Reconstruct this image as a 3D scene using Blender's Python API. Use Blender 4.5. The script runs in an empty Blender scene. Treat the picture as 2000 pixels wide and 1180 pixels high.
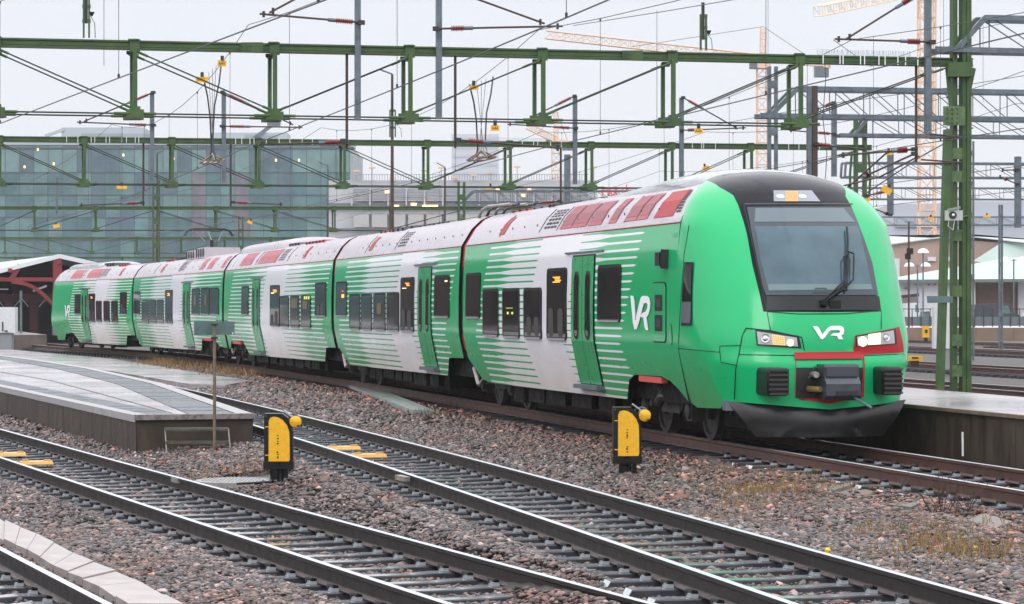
import bpy, bmesh, math, random
import numpy as np
from mathutils import Vector, Matrix, geometry
random.seed(7); rng = np.random.default_rng(11)
S = bpy.context.scene
COL = S.collection
# ---------------------------------------------------------------- camera
F = 5300.0        # focal length in photograph pixels (photograph 2000 px wide)
H = 1.98          # eye height above the rail head of the train's track
cam = bpy.data.cameras.new('camera'); camo = bpy.data.objects.new('camera', cam); COL.objects.link(camo)
camo.location = (0, 0, H); camo.rotation_euler = (math.radians(90), 0, 0)
cam.sensor_width = 36; cam.lens = 36 * F / 2000; cam.shift_y = 0.005
cam.clip_start = 0.5; cam.clip_end = 9000
S.camera = camo
# ---------------------------------------------------------------- sky, sun, exposure
W = bpy.data.worlds.new('World'); S.world = W; W.use_nodes = True
nt = W.node_tree; nt.nodes.clear()
wo = nt.nodes.new('ShaderNodeOutputWorld'); bgs = nt.nodes.new('ShaderNodeBackground')
sky = nt.nodes.new('ShaderNodeTexSky'); sky.sky_type = 'NISHITA'; sky.sun_disc = False
sky.sun_elevation = math.radians(38); sky.sun_rotation = math.radians(200)
bgs.inputs[1].default_value = 0.06
nt.links.new(sky.outputs[0], bgs.inputs[0])
tc = nt.nodes.new('ShaderNodeTexCoord'); sp = nt.nodes.new('ShaderNodeSeparateXYZ')
nt.links.new(tc.outputs['Generated'], sp.inputs[0])
rp = nt.nodes.new('ShaderNodeValToRGB'); nt.links.new(sp.outputs[2], rp.inputs[0])
for i, (p, c) in enumerate([(0.0, (.82, .83, .87)), (0.13, (.775, .80, .87)), (0.30, (1.60, 1.63, 1.70)), (1.0, (2.1, 2.13, 2.22))]):
    e = rp.color_ramp.elements[i] if i < 2 else rp.color_ramp.elements.new(p)
    e.position = p; e.color = (c[0], c[1], c[2], 1)
cl = nt.nodes.new('ShaderNodeTexNoise'); cl.inputs['Scale'].default_value = 2.2; cl.inputs['Detail'].default_value = 4
nt.links.new(tc.outputs['Generated'], cl.inputs[0])
cm = nt.nodes.new('ShaderNodeMapRange'); cm.inputs[1].default_value = .3; cm.inputs[2].default_value = .7; cm.inputs[3].default_value = .93; cm.inputs[4].default_value = 1.05
nt.links.new(cl.outputs[0], cm.inputs[0])
bg2 = nt.nodes.new('ShaderNodeBackground'); nt.links.new(rp.outputs[0], bg2.inputs[0]); nt.links.new(cm.outputs[0], bg2.inputs[1])
mx = nt.nodes.new('ShaderNodeMixShader'); mx.inputs[0].default_value = .90
nt.links.new(bgs.outputs[0], mx.inputs[1]); nt.links.new(bg2.outputs[0], mx.inputs[2]); nt.links.new(mx.outputs[0], wo.inputs[0])
sl = bpy.data.lights.new('sun', 'SUN'); sl.energy = 0.6; sl.angle = math.radians(25); sl.color = (1, .97, .93)
so = bpy.data.objects.new('sun', sl); COL.objects.link(so); so.location = (0, -20, 60)
so.rotation_euler = (math.radians(50), 0, math.radians(-20))
S.view_settings.view_transform = 'Standard'; S.view_settings.look = 'None'; S.view_settings.gamma = 1; S.view_settings.exposure = 0.30
HAZE = 0.0002
S.cycles.max_bounces = 6; S.cycles.volume_bounces = 0; S.cycles.use_denoising = True
S.cycles.volume_step_rate = 4

# ---------------------------------------------------------------- helpers
def P(x, y, Z):                      # photograph pixel at depth Z -> world point
    return Vector(((x - 1000) / F * Z, Z, H + (600 - y) / F * Z))
def G(x, y, z=0.0):                  # photograph pixel on a level plane
    Z = F * (H - z) / (y - 600); return Vector(((x - 1000) / F * Z, Z, z))
MATS = {}
def mat(name, col, rough=.6, metal=0, var=0.0, scale=8, bump=0, coat=0, emit=None, estr=1, col2=None, spec=.5, coords='Object', stretch=None, alpha=1):
    if name in MATS: return MATS[name]
    m = bpy.data.materials.new(name); m.use_nodes = True; n = m.node_tree; b = n.nodes['Principled BSDF']
    b.inputs['Base Color'].default_value = (*col, 1); b.inputs['Roughness'].default_value = rough; b.inputs['Metallic'].default_value = metal
    b.inputs['Specular IOR Level'].default_value = spec
    if coat: b.inputs['Coat Weight'].default_value = coat; b.inputs['Coat Roughness'].default_value = .08
    if emit: b.inputs['Emission Color'].default_value = (*emit, 1); b.inputs['Emission Strength'].default_value = estr
    if var or bump or col2:
        t = n.nodes.new('ShaderNodeTexCoord'); nz = n.nodes.new('ShaderNodeTexNoise'); nz.inputs['Scale'].default_value = scale
        nz.inputs['Detail'].default_value = 6; nz.inputs['Roughness'].default_value = .65
        src = t.outputs[coords]
        if stretch:
            mp = n.nodes.new('ShaderNodeMapping'); mp.inputs['Scale'].default_value = stretch; n.links.new(src, mp.inputs[0]); src = mp.outputs[0]
        n.links.new(src, nz.inputs[0])
        if var or col2:
            r = n.nodes.new('ShaderNodeValToRGB'); r.color_ramp.elements[0].position = .35; r.color_ramp.elements[1].position = .65
            c2 = col2 or tuple(min(1, c * (1 + var)) for c in col); c1 = col if col2 else tuple(c * (1 - var) for c in col)
            r.color_ramp.elements[0].color = (*c1, 1); r.color_ramp.elements[1].color = (*c2, 1)
            n.links.new(nz.outputs[0], r.inputs[0]); n.links.new(r.outputs[0], b.inputs['Base Color'])
            if rough < .8:
                mr = n.nodes.new('ShaderNodeMapRange'); mr.inputs[1].default_value = .3; mr.inputs[2].default_value = .7
                mr.inputs[3].default_value = rough * .7; mr.inputs[4].default_value = min(1, rough * 1.35)
                n.links.new(nz.outputs[0], mr.inputs[0]); n.links.new(mr.outputs[0], b.inputs['Roughness'])
        if bump:
            bp = n.nodes.new('ShaderNodeBump'); bp.inputs['Strength'].default_value = bump; bp.inputs['Distance'].default_value = .02
            n.links.new(nz.outputs[0], bp.inputs['Height']); n.links.new(bp.outputs[0], b.inputs['Normal'])
    MATS[name] = m; return m

class MB:
    def __init__(s): s.v = []; s.f = []; s.m = []; s.mats = []; s.a = None; s.sm = False
    def mi(s, m):
        if m not in s.mats: s.mats.append(m)
        return s.mats.index(m)
    def add(s, vs, fs, m):
        o = len(s.v); s.v += [tuple(v) for v in vs]; k = s.mi(m)
        for f in fs: s.f.append([i + o for i in f]); s.m.append(k)
        return s
    def box(s, c, size, m, ax=None, taper=1.0):      # ax: 3 unit vectors
        c = Vector(c); ax = ax or (Vector((1, 0, 0)), Vector((0, 1, 0)), Vector((0, 0, 1)))
        a, b, d = [Vector(ax[i]) * size[i] / 2 for i in range(3)]
        vs = []
        for sz in (-1, 1):
            t = taper if sz > 0 else 1
            for sx, sy in ((-1, -1), (1, -1), (1, 1), (-1, 1)): vs.append(c + a * sx * t + b * sy * t + d * sz)
        return s.add(vs, [(3, 2, 1, 0), (4, 5, 6, 7), (0, 1, 5, 4), (1, 2, 6, 5), (2, 3, 7, 6), (3, 0, 4, 7)], m)
    def bar(s, p, q, w, h, m, up=Vector((0, 0, 1))):   # box from p to q
        p = Vector(p); q = Vector(q); d = (q - p); L = d.length
        if L < 1e-6: return s
        d /= L; up = Vector(up)
        if abs(d.dot(up)) > .98: up = Vector((-.219, .976, 0))
        x = d.cross(up).normalized(); y = x.cross(d).normalized()
        return s.box((p + q) / 2, (w, L, h), m, (x, d, y))
    def tube(s, pts, r, m, n=6, cap=True):
        pts = [Vector(p) for p in pts]
        if len(pts) < 2: return s
        rs = r if isinstance(r, (list, tuple)) else [r] * len(pts)
        o = len(s.v); k = s.mi(m)
        for i, p in enumerate(pts):
            d = (pts[min(i + 1, len(pts) - 1)] - pts[max(i - 1, 0)])
            d = d.normalized() if d.length > 1e-9 else Vector((0, 0, 1))
            up = Vector((0, 0, 1)) if abs(d.z) < .9 else Vector((0, 1, 0))
            x = d.cross(up).normalized(); y = x.cross(d)
            for j in range(n):
                a = 2 * math.pi * j / n; s.v.append(tuple(p + (x * math.cos(a) + y * math.sin(a)) * rs[i]))
        for i in range(len(pts) - 1):
            for j in range(n):
                a = o + i * n + j; b = o + i * n + (j + 1) % n; s.f.append([a, b, b + n, a + n]); s.m.append(k)
        if cap:
            s.f.append([o + j for j in range(n)][::-1]); s.m.append(k)
            s.f.append([o + (len(pts) - 1) * n + j for j in range(n)]); s.m.append(k)
        return s
    def lathe(s, c, ax, prof, m, n=20):                # prof: (dist along ax, radius)
        c = Vector(c); ax = Vector(ax).normalized(); pts = [c + ax * t for t, r in prof]
        up = Vector((0, 0, 1)) if abs(ax.z) < .9 else Vector((0, 1, 0))
        x = ax.cross(up).normalized(); y = x.cross(ax); o = len(s.v); k = s.mi(m)
        for p, (t, r) in zip(pts, prof):
            for j in range(n):
                a = 2 * math.pi * j / n; s.v.append(tuple(p + (x * math.cos(a) + y * math.sin(a)) * max(r, 1e-4)))
        for i in range(len(pts) - 1):
            for j in range(n):
                a = o + i * n + j; b = o + i * n + (j + 1) % n; s.f.append([a, b, b + n, a + n]); s.m.append(k)
        s.f.append([o + j for j in range(n)][::-1]); s.m.append(k)
        s.f.append([o + (len(pts) - 1) * n + j for j in range(n)]); s.m.append(k)
        return s
    def grid(s, rows, m, flip=False):
        nr = len(rows); nc = len(rows[0]); o = len(s.v); k = s.mi(m)
        for r in rows: s.v += [tuple(p) for p in r]
        for i in range(nr - 1):
            for j in range(nc - 1):
                q = [o + i * nc + j, o + i * nc + j + 1, o + (i + 1) * nc + j + 1, o + (i + 1) * nc + j]
                s.f.append(q[::-1] if flip else q); s.m.append(k)
        return s
    def poly(s, pts, m, flip=False):
        pts = [Vector(p) for p in pts]; o = len(s.v); k = s.mi(m); s.v += [tuple(p) for p in pts]
        for t in geometry.tessellate_polygon([pts]): s.f.append([o + i for i in (t[::-1] if flip else t)]); s.m.append(k)
        return s
    def prism(s, pts, vec, m):
        pts = [Vector(p) for p in pts]; vec = Vector(vec); n = len(pts); s.poly(pts, m); s.poly([p + vec for p in pts], m)
        return s.add(pts + [p + vec for p in pts], [(i, (i + 1) % n, n + (i + 1) % n, n + i) for i in range(n)], m)
    def build(s, name, parent=None, org=None, smooth=None, loc=None):
        org = Vector(org if org is not None else (0, 0, 0))
        me = bpy.data.meshes.new(name)
        A = np.array(s.v, dtype=float) - np.array(org)
        me.from_pydata(A.tolist(), [], s.f)
        for m in s.mats: me.materials.append(m)
        me.polygons.foreach_set('material_index', s.m)
        if s.a is not None:
            at = me.attributes.new('uwz', 'FLOAT_VECTOR', 'POINT'); at.data.foreach_set('vector', np.array(s.a, dtype=np.float32).ravel())
        bm = bmesh.new(); bm.from_mesh(me); bmesh.ops.recalc_face_normals(bm, faces=bm.faces); bm.to_mesh(me); bm.free()
        if smooth: me.shade_smooth(); me.set_sharp_from_angle(angle=math.radians(smooth))
        me.update(); o = bpy.data.objects.new(name, me); COL.objects.link(o)
        if parent: o.parent = parent
        elif loc is not None: o.location = loc
        else: o.location = org
        return o
def tag(o, label=None, cat=None, group=None, kind=None):
    if label: o['label'] = label
    if cat: o['category'] = cat
    if group: o['group'] = group
    if kind: o['kind'] = kind
    return o
def thing(name, loc, label, cat, group=None, rz=0):
    o = bpy.data.objects.new(name, None); COL.objects.link(o); o.location = loc; o.rotation_euler[2] = rz; o.empty_display_size = .3
    return tag(o, label, cat, group)
def copy_tree(o, parent=None):
    c = o.copy(); COL.objects.link(c); c.parent = parent
    for ch in list(o.children): copy_tree(ch, c)
    return c
def subd(poly_pts, n):
    out = []
    for a, b in zip(poly_pts[:-1], poly_pts[1:]):
        for i in range(n): out.append(Vector(a).lerp(Vector(b), i / n))
    return out + [Vector(poly_pts[-1])]

GREEN = mat('mast_green_paint', (.022, .060, .014), .5, var=.45, scale=3, bump=.3, col2=(.055, .105, .025))
GREEND = mat('rod_dark_green', (.012, .022, .009), .5, var=.3)
GALV = mat('galvanised_steel', (.115, .138, .162), .4, metal=.3, var=.3, scale=4)
RUSTP = mat('brown_rod', (.055, .032, .025), .5, var=.3, scale=9)
DARKM = mat('dark_metal', (.016, .016, .018), .45, var=.3)
WIRE = mat('contact_wire', (.05, .05, .055), .4, metal=.5)
INSU = mat('insulator_red', (.22, .022, .022), .3, coat=.4)
YEL = mat('sign_yellow', (.80, .42, .01), .45)
YELD = mat('signal_yellow', (.80, .43, .005), .5, col2=(.66, .34, .005), scale=14)
BLK = mat('black_paint', (.006, .006, .0065), .35, var=.4, scale=6, spec=.3)
INK = mat('ink_black', (.02, .018, .01), .7)
WHITE = mat('white_letter', (.80, .80, .82), .4)
CONC = mat('pale_concrete', (.42, .37, .36), .3, col2=(.30, .27, .27), scale=2.5, bump=.25)
CONCW = mat('wet_pale_concrete', (.26, .235, .24), .22, col2=(.42, .385, .395), scale=.35, bump=.05)
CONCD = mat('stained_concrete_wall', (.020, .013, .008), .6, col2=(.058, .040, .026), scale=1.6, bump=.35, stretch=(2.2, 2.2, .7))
# ---------------------------------------------------------------- tracks in plan
ZA, ZB = -.15, -.35
def fitline(pts, z, deg):
    g = [G(x, y, z) for x, y in pts]; return np.polyfit([p.y for p in g], [p.x for p in g], deg)
cA = fitline([(340, 755.3), (540, 798.8), (600, 815), (800, 865.5), (1000, 918.5), (1500, 1050), (1975, 1180)], ZA, 2)
cB = fitline([(0, 837.6), (200, 894.4), (400, 945.8), (600, 1000), (800, 1053), (1000, 1104.5), (1268, 1180)], ZB, 2)
# train joints (centre line): nose, joints between carriages, tail
DIR0 = Vector((-.2190, .9757, 0))
sidep = [(905, 480), (654, 507.4), (439, 528.4), (261.5, 543.2)]
J = [Vector((4.388, 37.7, 0))]
zg = 3.218
dirs = [DIR0, DIR0, Vector((-.238, .971, 0)), Vector((-.262, .965, 0)), Vector((-.31, .951, 0))]
for (x, y), d in zip(sidep, dirs[1:]):
    Z = F * (zg - H) / (600 - y); e = Vector((-d.y, d.x, 0))
    J.append(Vector(((x - 1000) / F * Z, Z, 0)) - e * 1.555)
J.append(J[4] + Vector((-.350, .937, 0)) * 19.6)
def xT_arr():
    pts = [(J[0].x + .2245 * 40, J[0].y - 40), (J[0].x, J[0].y), (J[1].x, J[1].y), (J[2].x, J[2].y), (J[3].x, J[3].y), (J[4].x, J[4].y), (J[5].x, J[5].y), (J[5].x - 17, J[5].y + 50), (J[5].x - 60, J[5].y + 170)]
    return np.array(pts)
TP = xT_arr()
def xT(Z): return np.interp(Z, TP[:, 1], TP[:, 0])
def offx(c, Z, off):                 # rail curve shifted sideways (off > 0: away from the camera)
    s = np.polyval(np.polyder(c), Z); return np.polyval(c, Z) + off * np.sqrt(1 + s * s)
def xA(Z): return offx(cA, np.minimum(Z, 110), -.7525)
def xB(Z): return offx(cB, np.minimum(Z, 110), -.7525)
def xC(Z): return xB(Z) - 4.04 * 1.06
def ground_z(X, Z):
    t, a, b, c = xT(Z), xA(Z), xB(Z), xC(Z)
    k = [c - 1.5, c + 1.5, b - 1.5, min(b + 1.3, a - 1.95), a - 1.62, a + 1.6, t - 1.7, t + 6]
    v = [ZB - .22, ZB - .22, ZB - .22, ZB - .22, ZA - .22, ZA - .22, -.24, -.26]
    if k[4] < k[3]: k[3] = k[4] = (k[3] + k[4]) / 2; k[4] += .01
    k = list(np.maximum.accumulate(k))
    r = float(np.interp(X, k, v))
    for c_ in (a, b, c):
        if abs(X - c_) < 1.3: r -= .025 * min(1, (1.3 - abs(X - c_)) / .3)
    return r
# ---------------------------------------------------------------- ground sheet
GRD = mat('ballast_ground', (.014, .011, .010), .6, col2=(.070, .053, .048), scale=16, bump=1.0)
g = MB(); rows = []
for Z in list(np.arange(8, 46, .55)) + list(np.arange(46, 80, 1.0)) + list(np.arange(80, 200, 8)) + [220, 300, 500, 1000, 2000, 2900]:
    Zc = min(Z, 140); r = []
    base = [xC(Zc) - 1.5, xC(Zc) + 1.5, xB(Zc) - 1.5, xB(Zc) + 1.6, xA(Zc) - 1.7, xA(Zc) + 1.6, xT(Zc) - 1.7, xT(Zc) + 3]
    sc = Z / 140 if Z > 140 else 1
    base = [b * sc for b in base]
    base = [base[0] - 30 - Z * 1.5, base[0] - 4] + base + [base[-1] + 12, base[-1] + 30 + Z * 1.5]
    base = list(np.maximum.accumulate(np.array(base) + np.arange(len(base)) * .001))
    xs = []
    if Z < 80:
        lo_, hi_ = -.26 * Z - 1, .26 * Z + 3; xs = [base[0]] + list(np.linspace(lo_, hi_, 130)); base = [base[-1]]
    else:
        for a_, b_ in zip(base[:-1], base[1:]): xs += list(np.linspace(a_, b_, 12)[:-1])
    for X in xs + [base[-1]]: r.append((X, Z, (ground_z(X / sc, Zc) if Z <= 140 else -.25) - .015))
    rows.append(r)
nc_ = max(len(r) for r in rows)
for r in rows:
    while len(r) < nc_: r.append(r[-1])
g.grid(rows, GRD)
tag(g.build('ground', smooth=60), kind='structure')

# ---------------------------------------------------------------- gravel stones (uncountable)
def rust_near(p, c):
    d = np.abs(p[:, 0] - (xT(p[:, 1]) + 0)); k = np.clip((3.2 - d) / 1.6, 0, 1)[:, None]; n_ = (np.sin(p[:, 0] * 2.3 + 1) * np.sin(p[:, 1] * .9) > .35)[:, None] * .5
    return c * (1 + np.maximum(k, n_) * (np.array([[1.10, .74, .58]]) - 1))
def rocks(name, region, per, size, detail):
    X, Y = [], []
    phi = (1 + 5 ** .5) / 2
    if detail:
        bv = np.array([(-1, phi, 0), (1, phi, 0), (-1, -phi, 0), (1, -phi, 0), (0, -1, phi), (0, 1, phi), (0, -1, -phi), (0, 1, -phi), (phi, 0, -1), (phi, 0, 1), (-phi, 0, -1), (-phi, 0, 1)]) / 1.9
        bf = np.array([(0, 11, 5), (0, 5, 1), (0, 1, 7), (0, 7, 10), (0, 10, 11), (1, 5, 9), (5, 11, 4), (11, 10, 2), (10, 7, 6), (7, 1, 8), (3, 9, 4), (3, 4, 2), (3, 2, 6), (3, 6, 8), (3, 8, 9), (4, 9, 5), (2, 4, 11), (6, 2, 10), (8, 6, 7), (9, 8, 1)])
    else:
        bv = np.array([(1, 0, 0), (-1, 0, 0), (0, 1, 0), (0, -1, 0), (0, 0, 1), (0, 0, -1)]) * 1.0
        bf = np.array([(0, 2, 4), (2, 1, 4), (1, 3, 4), (3, 0, 4), (2, 0, 5), (1, 2, 5), (3, 1, 5), (0, 3, 5)])
    pts = region(per); n = len(pts)
    nv = len(bv)
    V = np.repeat(bv[None], n, 0) * (1 + rng.uniform(-.50, .50, (n, nv, 3)))
    s = size * rng.lognormal(0, .30, n) / 2
    V *= s[:, None, None] * np.stack([rng.uniform(.8, 1.8, n), rng.uniform(.6, 1.1, n), rng.uniform(.32, .8, n)], 1)[:, None, :]
    a, b = rng.uniform(0, 6.28, n), rng.uniform(-.5, .5, n)
    ca, sa, cb, sb = np.cos(a), np.sin(a), np.cos(b), np.sin(b)
    x, y, z = V[..., 0], V[..., 1], V[..., 2]
    y2 = y * cb[:, None] - z * sb[:, None]; z2 = y * sb[:, None] + z * cb[:, None]
    V = np.stack([x * ca[:, None] - y2 * sa[:, None], x * sa[:, None] + y2 * ca[:, None], z2], 2) + pts[:, None, :]
    Fc = (bf[None] + (np.arange(n) * nv)[:, None, None]).reshape(-1)
    me = bpy.data.meshes.new(name); me.vertices.add(n * nv); me.vertices.foreach_set('co', V.ravel())
    nf = n * len(bf); me.loops.add(nf * 3); me.loops.foreach_set('vertex_index', Fc.astype(np.int32))
    me.polygons.add(nf); me.polygons.foreach_set('loop_start', np.arange(0, nf * 3, 3, dtype=np.int32)); me.polygons.foreach_set('loop_total', np.full(nf, 3, dtype=np.int32))
    pal = np.array([(.30, .22, .21), (.22, .185, .185), (.15, .135, .14), (.36, .29, .27), (.095, .088, .092), (.26, .155, .125), (.28, .27, .29), (.34, .20, .15), (.20, .19, .21)])
    c = np.array([1.06, .90, .84]) * pal[rng.choice(len(pal), n, p=[.19, .2, .15, .1, .11, .07, .08, .03, .07])] * np.minimum(rng.lognormal(-.85, .68, n), 1.9)[:, None]
    c = rust_near(pts, c)
    C = np.repeat(np.concatenate([c, np.ones((n, 1))], 1), nv, 0).astype(np.float32)
    at = me.attributes.new('tone', 'FLOAT_COLOR', 'POINT'); at.data.foreach_set('color', C.ravel())
    me.materials.append(STONE); me.update(calc_edges=True); me.validate()
    o = bpy.data.objects.new(name, me); COL.objects.link(o); return o
COATR = 0
STONE = mat('wet_stone', (.2, .2, .2), .30)
n_ = STONE.node_tree; a_ = n_.nodes.new('ShaderNodeAttribute'); a_.attribute_name = 'tone'
nz = n_.nodes.new('ShaderNodeTexNoise'); nz.inputs['Scale'].default_value = 60; tcn = n_.nodes.new('ShaderNodeTexCoord'); n_.links.new(tcn.outputs['Object'], nz.inputs[0])
mm = n_.nodes.new('ShaderNodeMix'); mm.data_type = 'RGBA'; mm.blend_type = 'MULTIPLY'; mm.inputs[0].default_value = .45
n_.links.new(a_.outputs[0], mm.inputs[6]); n_.links.new(nz.outputs[0], mm.inputs[7])
n_.links.new(mm.outputs[2], n_.nodes['Principled BSDF'].inputs['Base Color'])
# the concrete pieces lying in the ballast (no stones inside their outline)
def inpoly(x, y, poly):
    c = np.zeros(len(x), bool); n = len(poly)
    for i in range(n):
        x1, y1 = poly[i]; x2, y2 = poly[(i + 1) % n]
        if y1 == y2: continue
        m = ((y1 > y) != (y2 > y)) & (x < (x2 - x1) * (y - y1) / (y2 - y1) + x1); c ^= m
    return c
def plan(px, z): return [(G(x, y, z).x, G(x, y, z).y) for x, y in px]
# left platform outline (plan)
zPL = .15
PLc = G(266, 813, zPL); PLd = G(493.5, 810, zPL)
PL_near = [PLc, G(0, 756, zPL)]; PL_near.append(PL_near[1] + (PL_near[1] - PLc) * 2.2)
PL_far = [PLd, G(404, 778, zPL), G(314.5, 749.5, zPL), G(180, 720, zPL), G(81, 704.7, zPL)]
PL_far[1] = PL_far[0].lerp(PL_far[2], .42)
PL_far.append(PL_far[-1] + Vector((-13, 40, 0)))
PLout = [(p.x, p.y) for p in PL_near[::-1]] + [(p.x, p.y) for p in PL_far]
TRO = [(0, 1017.8), (341, 1180), (700, 1352), (660, 1410), (237, 1180), (0, 1055.5)]
TRO1 = plan([(-300, 877), (0, 1017.8), (341, 1180), (600, 1303)], ZB - .14); TRO2 = plan([(-300, 897), (0, 1055.5), (237, 1180), (450, 1298)], ZB - .14)
WP = plan([(-200, 668), (0, 681), (215, 700), (350, 722), (420, 733), (492, 743), (440, 752), (370, 750), (200, 722), (0, 696), (-200, 680)], -.2)
SL = plan([(655, 746), (712, 750), (848, 806), (806, 806)], -.18)
SLB = plan([(945, 815), (1040, 830), (1170, 850), (1290, 874), (1400, 897), (1500, 914), (1640, 944), (1775, 972), (1930, 1008), (2100, 1050), (2060, 1063), (1895, 1022), (1740, 987), (1600, 957), (1500, 934), (1380, 908), (1280, 889), (1160, 865), (1030, 843), (950, 828)], -.22)
MH = G(460, 921, ZA - .18)
def band(z0, z1, left=-.2, right=.2):
    def reg(per):
        area_n = int(per * (z1 - z0) * (z0 + z1) / 2 * .40)
        Z = np.sqrt(rng.uniform(z0 * z0, z1 * z1, area_n)); X = rng.uniform(left, right, area_n) * Z
        keep = np.ones(area_n, bool)
        t = xT(Z); a = xA(Z); b = xB(Z); cc = xC(Z)
        for poly in (PLout, TRO1 + TRO2[::-1], SL, WP): keep &= ~inpoly(X, Z, poly)
        keep &= ~(inpoly(X, Z, SLB) & (rng.uniform(0, 1, area_n) < .72 - .3 * np.sin(Z * 1.3)))
        keep &= (X < t + 1.75) & ~((X - MH.x) ** 2 + (Z - MH.y) ** 2 < .9)
        keep &= ~((np.abs(X - t) < 1.2) & (Z > 36.5))
        for ctr in (t, a, b, cc):        # thin out on rail feet and keep sleepers mostly bare
            keep &= ~(np.abs(np.abs(X - ctr) - .77) < .10)
            on = np.abs(X - ctr) < 1.22; keep &= ~(on & (rng.uniform(0, 1, area_n) < .15))
        X, Z, t, a, b, cc = (q[keep] for q in (X, Z, t, a, b, cc))
        zz = np.array([ground_z(x, z) for x, z in zip(X, Z)])
        onb = np.zeros(len(X))
        for ctr in (a, b, cc, t): onb = np.maximum(onb, (np.abs(X - ctr) < 1.15).astype(float))
        heap = np.abs(np.sin(X * 1.7 + Z * .6)) * .03
        zz = zz + np.where(onb > 0, -.004, .018 + heap) + rng.uniform(-.012, .015, len(X))
        return np.stack([X, Z, zz], 1)
    return reg
tag(rocks('gravel_near', band(15.5, 31), 680, .050, True), 'coarse wet pinkish grey ballast stones between the near tracks', 'gravel', kind='stuff')
tag(rocks('gravel_mid', band(31, 52), 300, .066, False), 'wet ballast stones around the two shunting signals', 'gravel', kind='stuff')
tag(rocks('gravel_far', band(52, 100, -.2, .06), 60, .10, False), 'distant ballast stones beside the green train', 'gravel', kind='stuff')

# ---------------------------------------------------------------- tracks
RSIDE = mat('rail_side', (.020, .0145, .013), .5, metal=0, spec=.3, var=.35, scale=5, bump=.1)
RSIDER = mat('rail_side_rust', (.075, .030, .020), .5, metal=.1, var=.3, scale=5)
RTOP = mat('rail_head', (.62, .64, .68), .36, metal=.75)
RFOOT = mat('rail_foot', (.12, .09, .09), .35, metal=.1, var=.25, scale=7)
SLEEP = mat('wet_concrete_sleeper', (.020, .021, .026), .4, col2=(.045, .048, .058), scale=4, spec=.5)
SLEEPT = mat('sleeper_wet_skylit_top', (.36, .385, .43), .14, col2=(.54, .56, .60), scale=5, spec=1, coat=1)  # wet tops; bright sky reflection is put into their pale base colour
CLIP = mat('clip_steel', (.016, .015, .015), .35, metal=.5)
INSUL = mat('clip_insulator', (.28, .29, .31), .4)
def rail_mesh(name, pts, z, parent, org, side=RSIDE):
    prof = [(-.036, 0, 0), (.036, 0, 0), (.036, -.035, 1), (.010, -.05, 1), (.010, -.145, 1), (.020, -.152, 2), (.074, -.163, 2), (.074, -.172, 2), (-.074, -.172, 2), (-.074, -.163, 2), (-.020, -.152, 2), (-.010, -.145, 1), (-.010, -.05, 1), (-.036, -.035, 1)]
    mb = MB(); ks = [mb.mi(RTOP), mb.mi(side), mb.mi(RFOOT)]
    for i, p in enumerate(pts):
        d = (pts[min(i + 1, len(pts) - 1)] - pts[max(i - 1, 0)]).normalized(); nrm = Vector((d.y, -d.x, 0))
        for a, b, k in prof: mb.v.append(tuple(Vector((p.x, p.y, z)) + nrm * a + Vector((0, 0, b))))
    n = len(prof)
    for i in range(len(pts) - 1):
        for j in range(n):
            a = i * n + j; b = i * n + (j + 1) % n; mb.f.append([a, b, b + n, a + n])
            mb.m.append(ks[0] if j == 0 else ks[2] if 4 <= j <= 9 else ks[1])
    mb.f.append(list(range(n))); mb.m.append(ks[1]); mb.f.append([len(mb.v) - n + j for j in range(n)]); mb.m.append(ks[1])
    return mb.build(name, parent, org)
def sleeper_mesh():
    mb = MB(); L = [(-1.25, .10, -.09), (-1.2, .115, 0), (-.5, .115, 0), (-.3, .10, -.012), (.3, .10, -.012), (.5, .115, 0), (1.2, .115, 0), (1.25, .10, -.09)]
    rows = []
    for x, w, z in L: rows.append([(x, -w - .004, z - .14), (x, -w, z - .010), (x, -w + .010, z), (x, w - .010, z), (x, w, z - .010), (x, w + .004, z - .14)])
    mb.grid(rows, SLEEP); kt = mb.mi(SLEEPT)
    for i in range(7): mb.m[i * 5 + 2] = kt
    me = mb.build('sleeper'); return me
def clip_mesh():
    mb = MB()
    for s in (1,):
        mb.box((s * .115, 0, .018), (.07, .11, .03), INSUL)
        mb.box((s * .10, .0, .040), (.05, .05, .03), CLIP)
        mb.tube([(s * .15, -.05, .03), (s * .17, .0, .065), (s * .13, .055, .06), (s * .085, .03, .045), (s * .085, -.05, .04), (s * .13, -.07, .055)], .011, CLIP, n=5)
    return mb.build('rail_fastener', smooth=40)
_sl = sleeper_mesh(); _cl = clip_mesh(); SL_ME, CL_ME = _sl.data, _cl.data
bpy.data.objects.remove(_sl); bpy.data.objects.remove(_cl)
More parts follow.
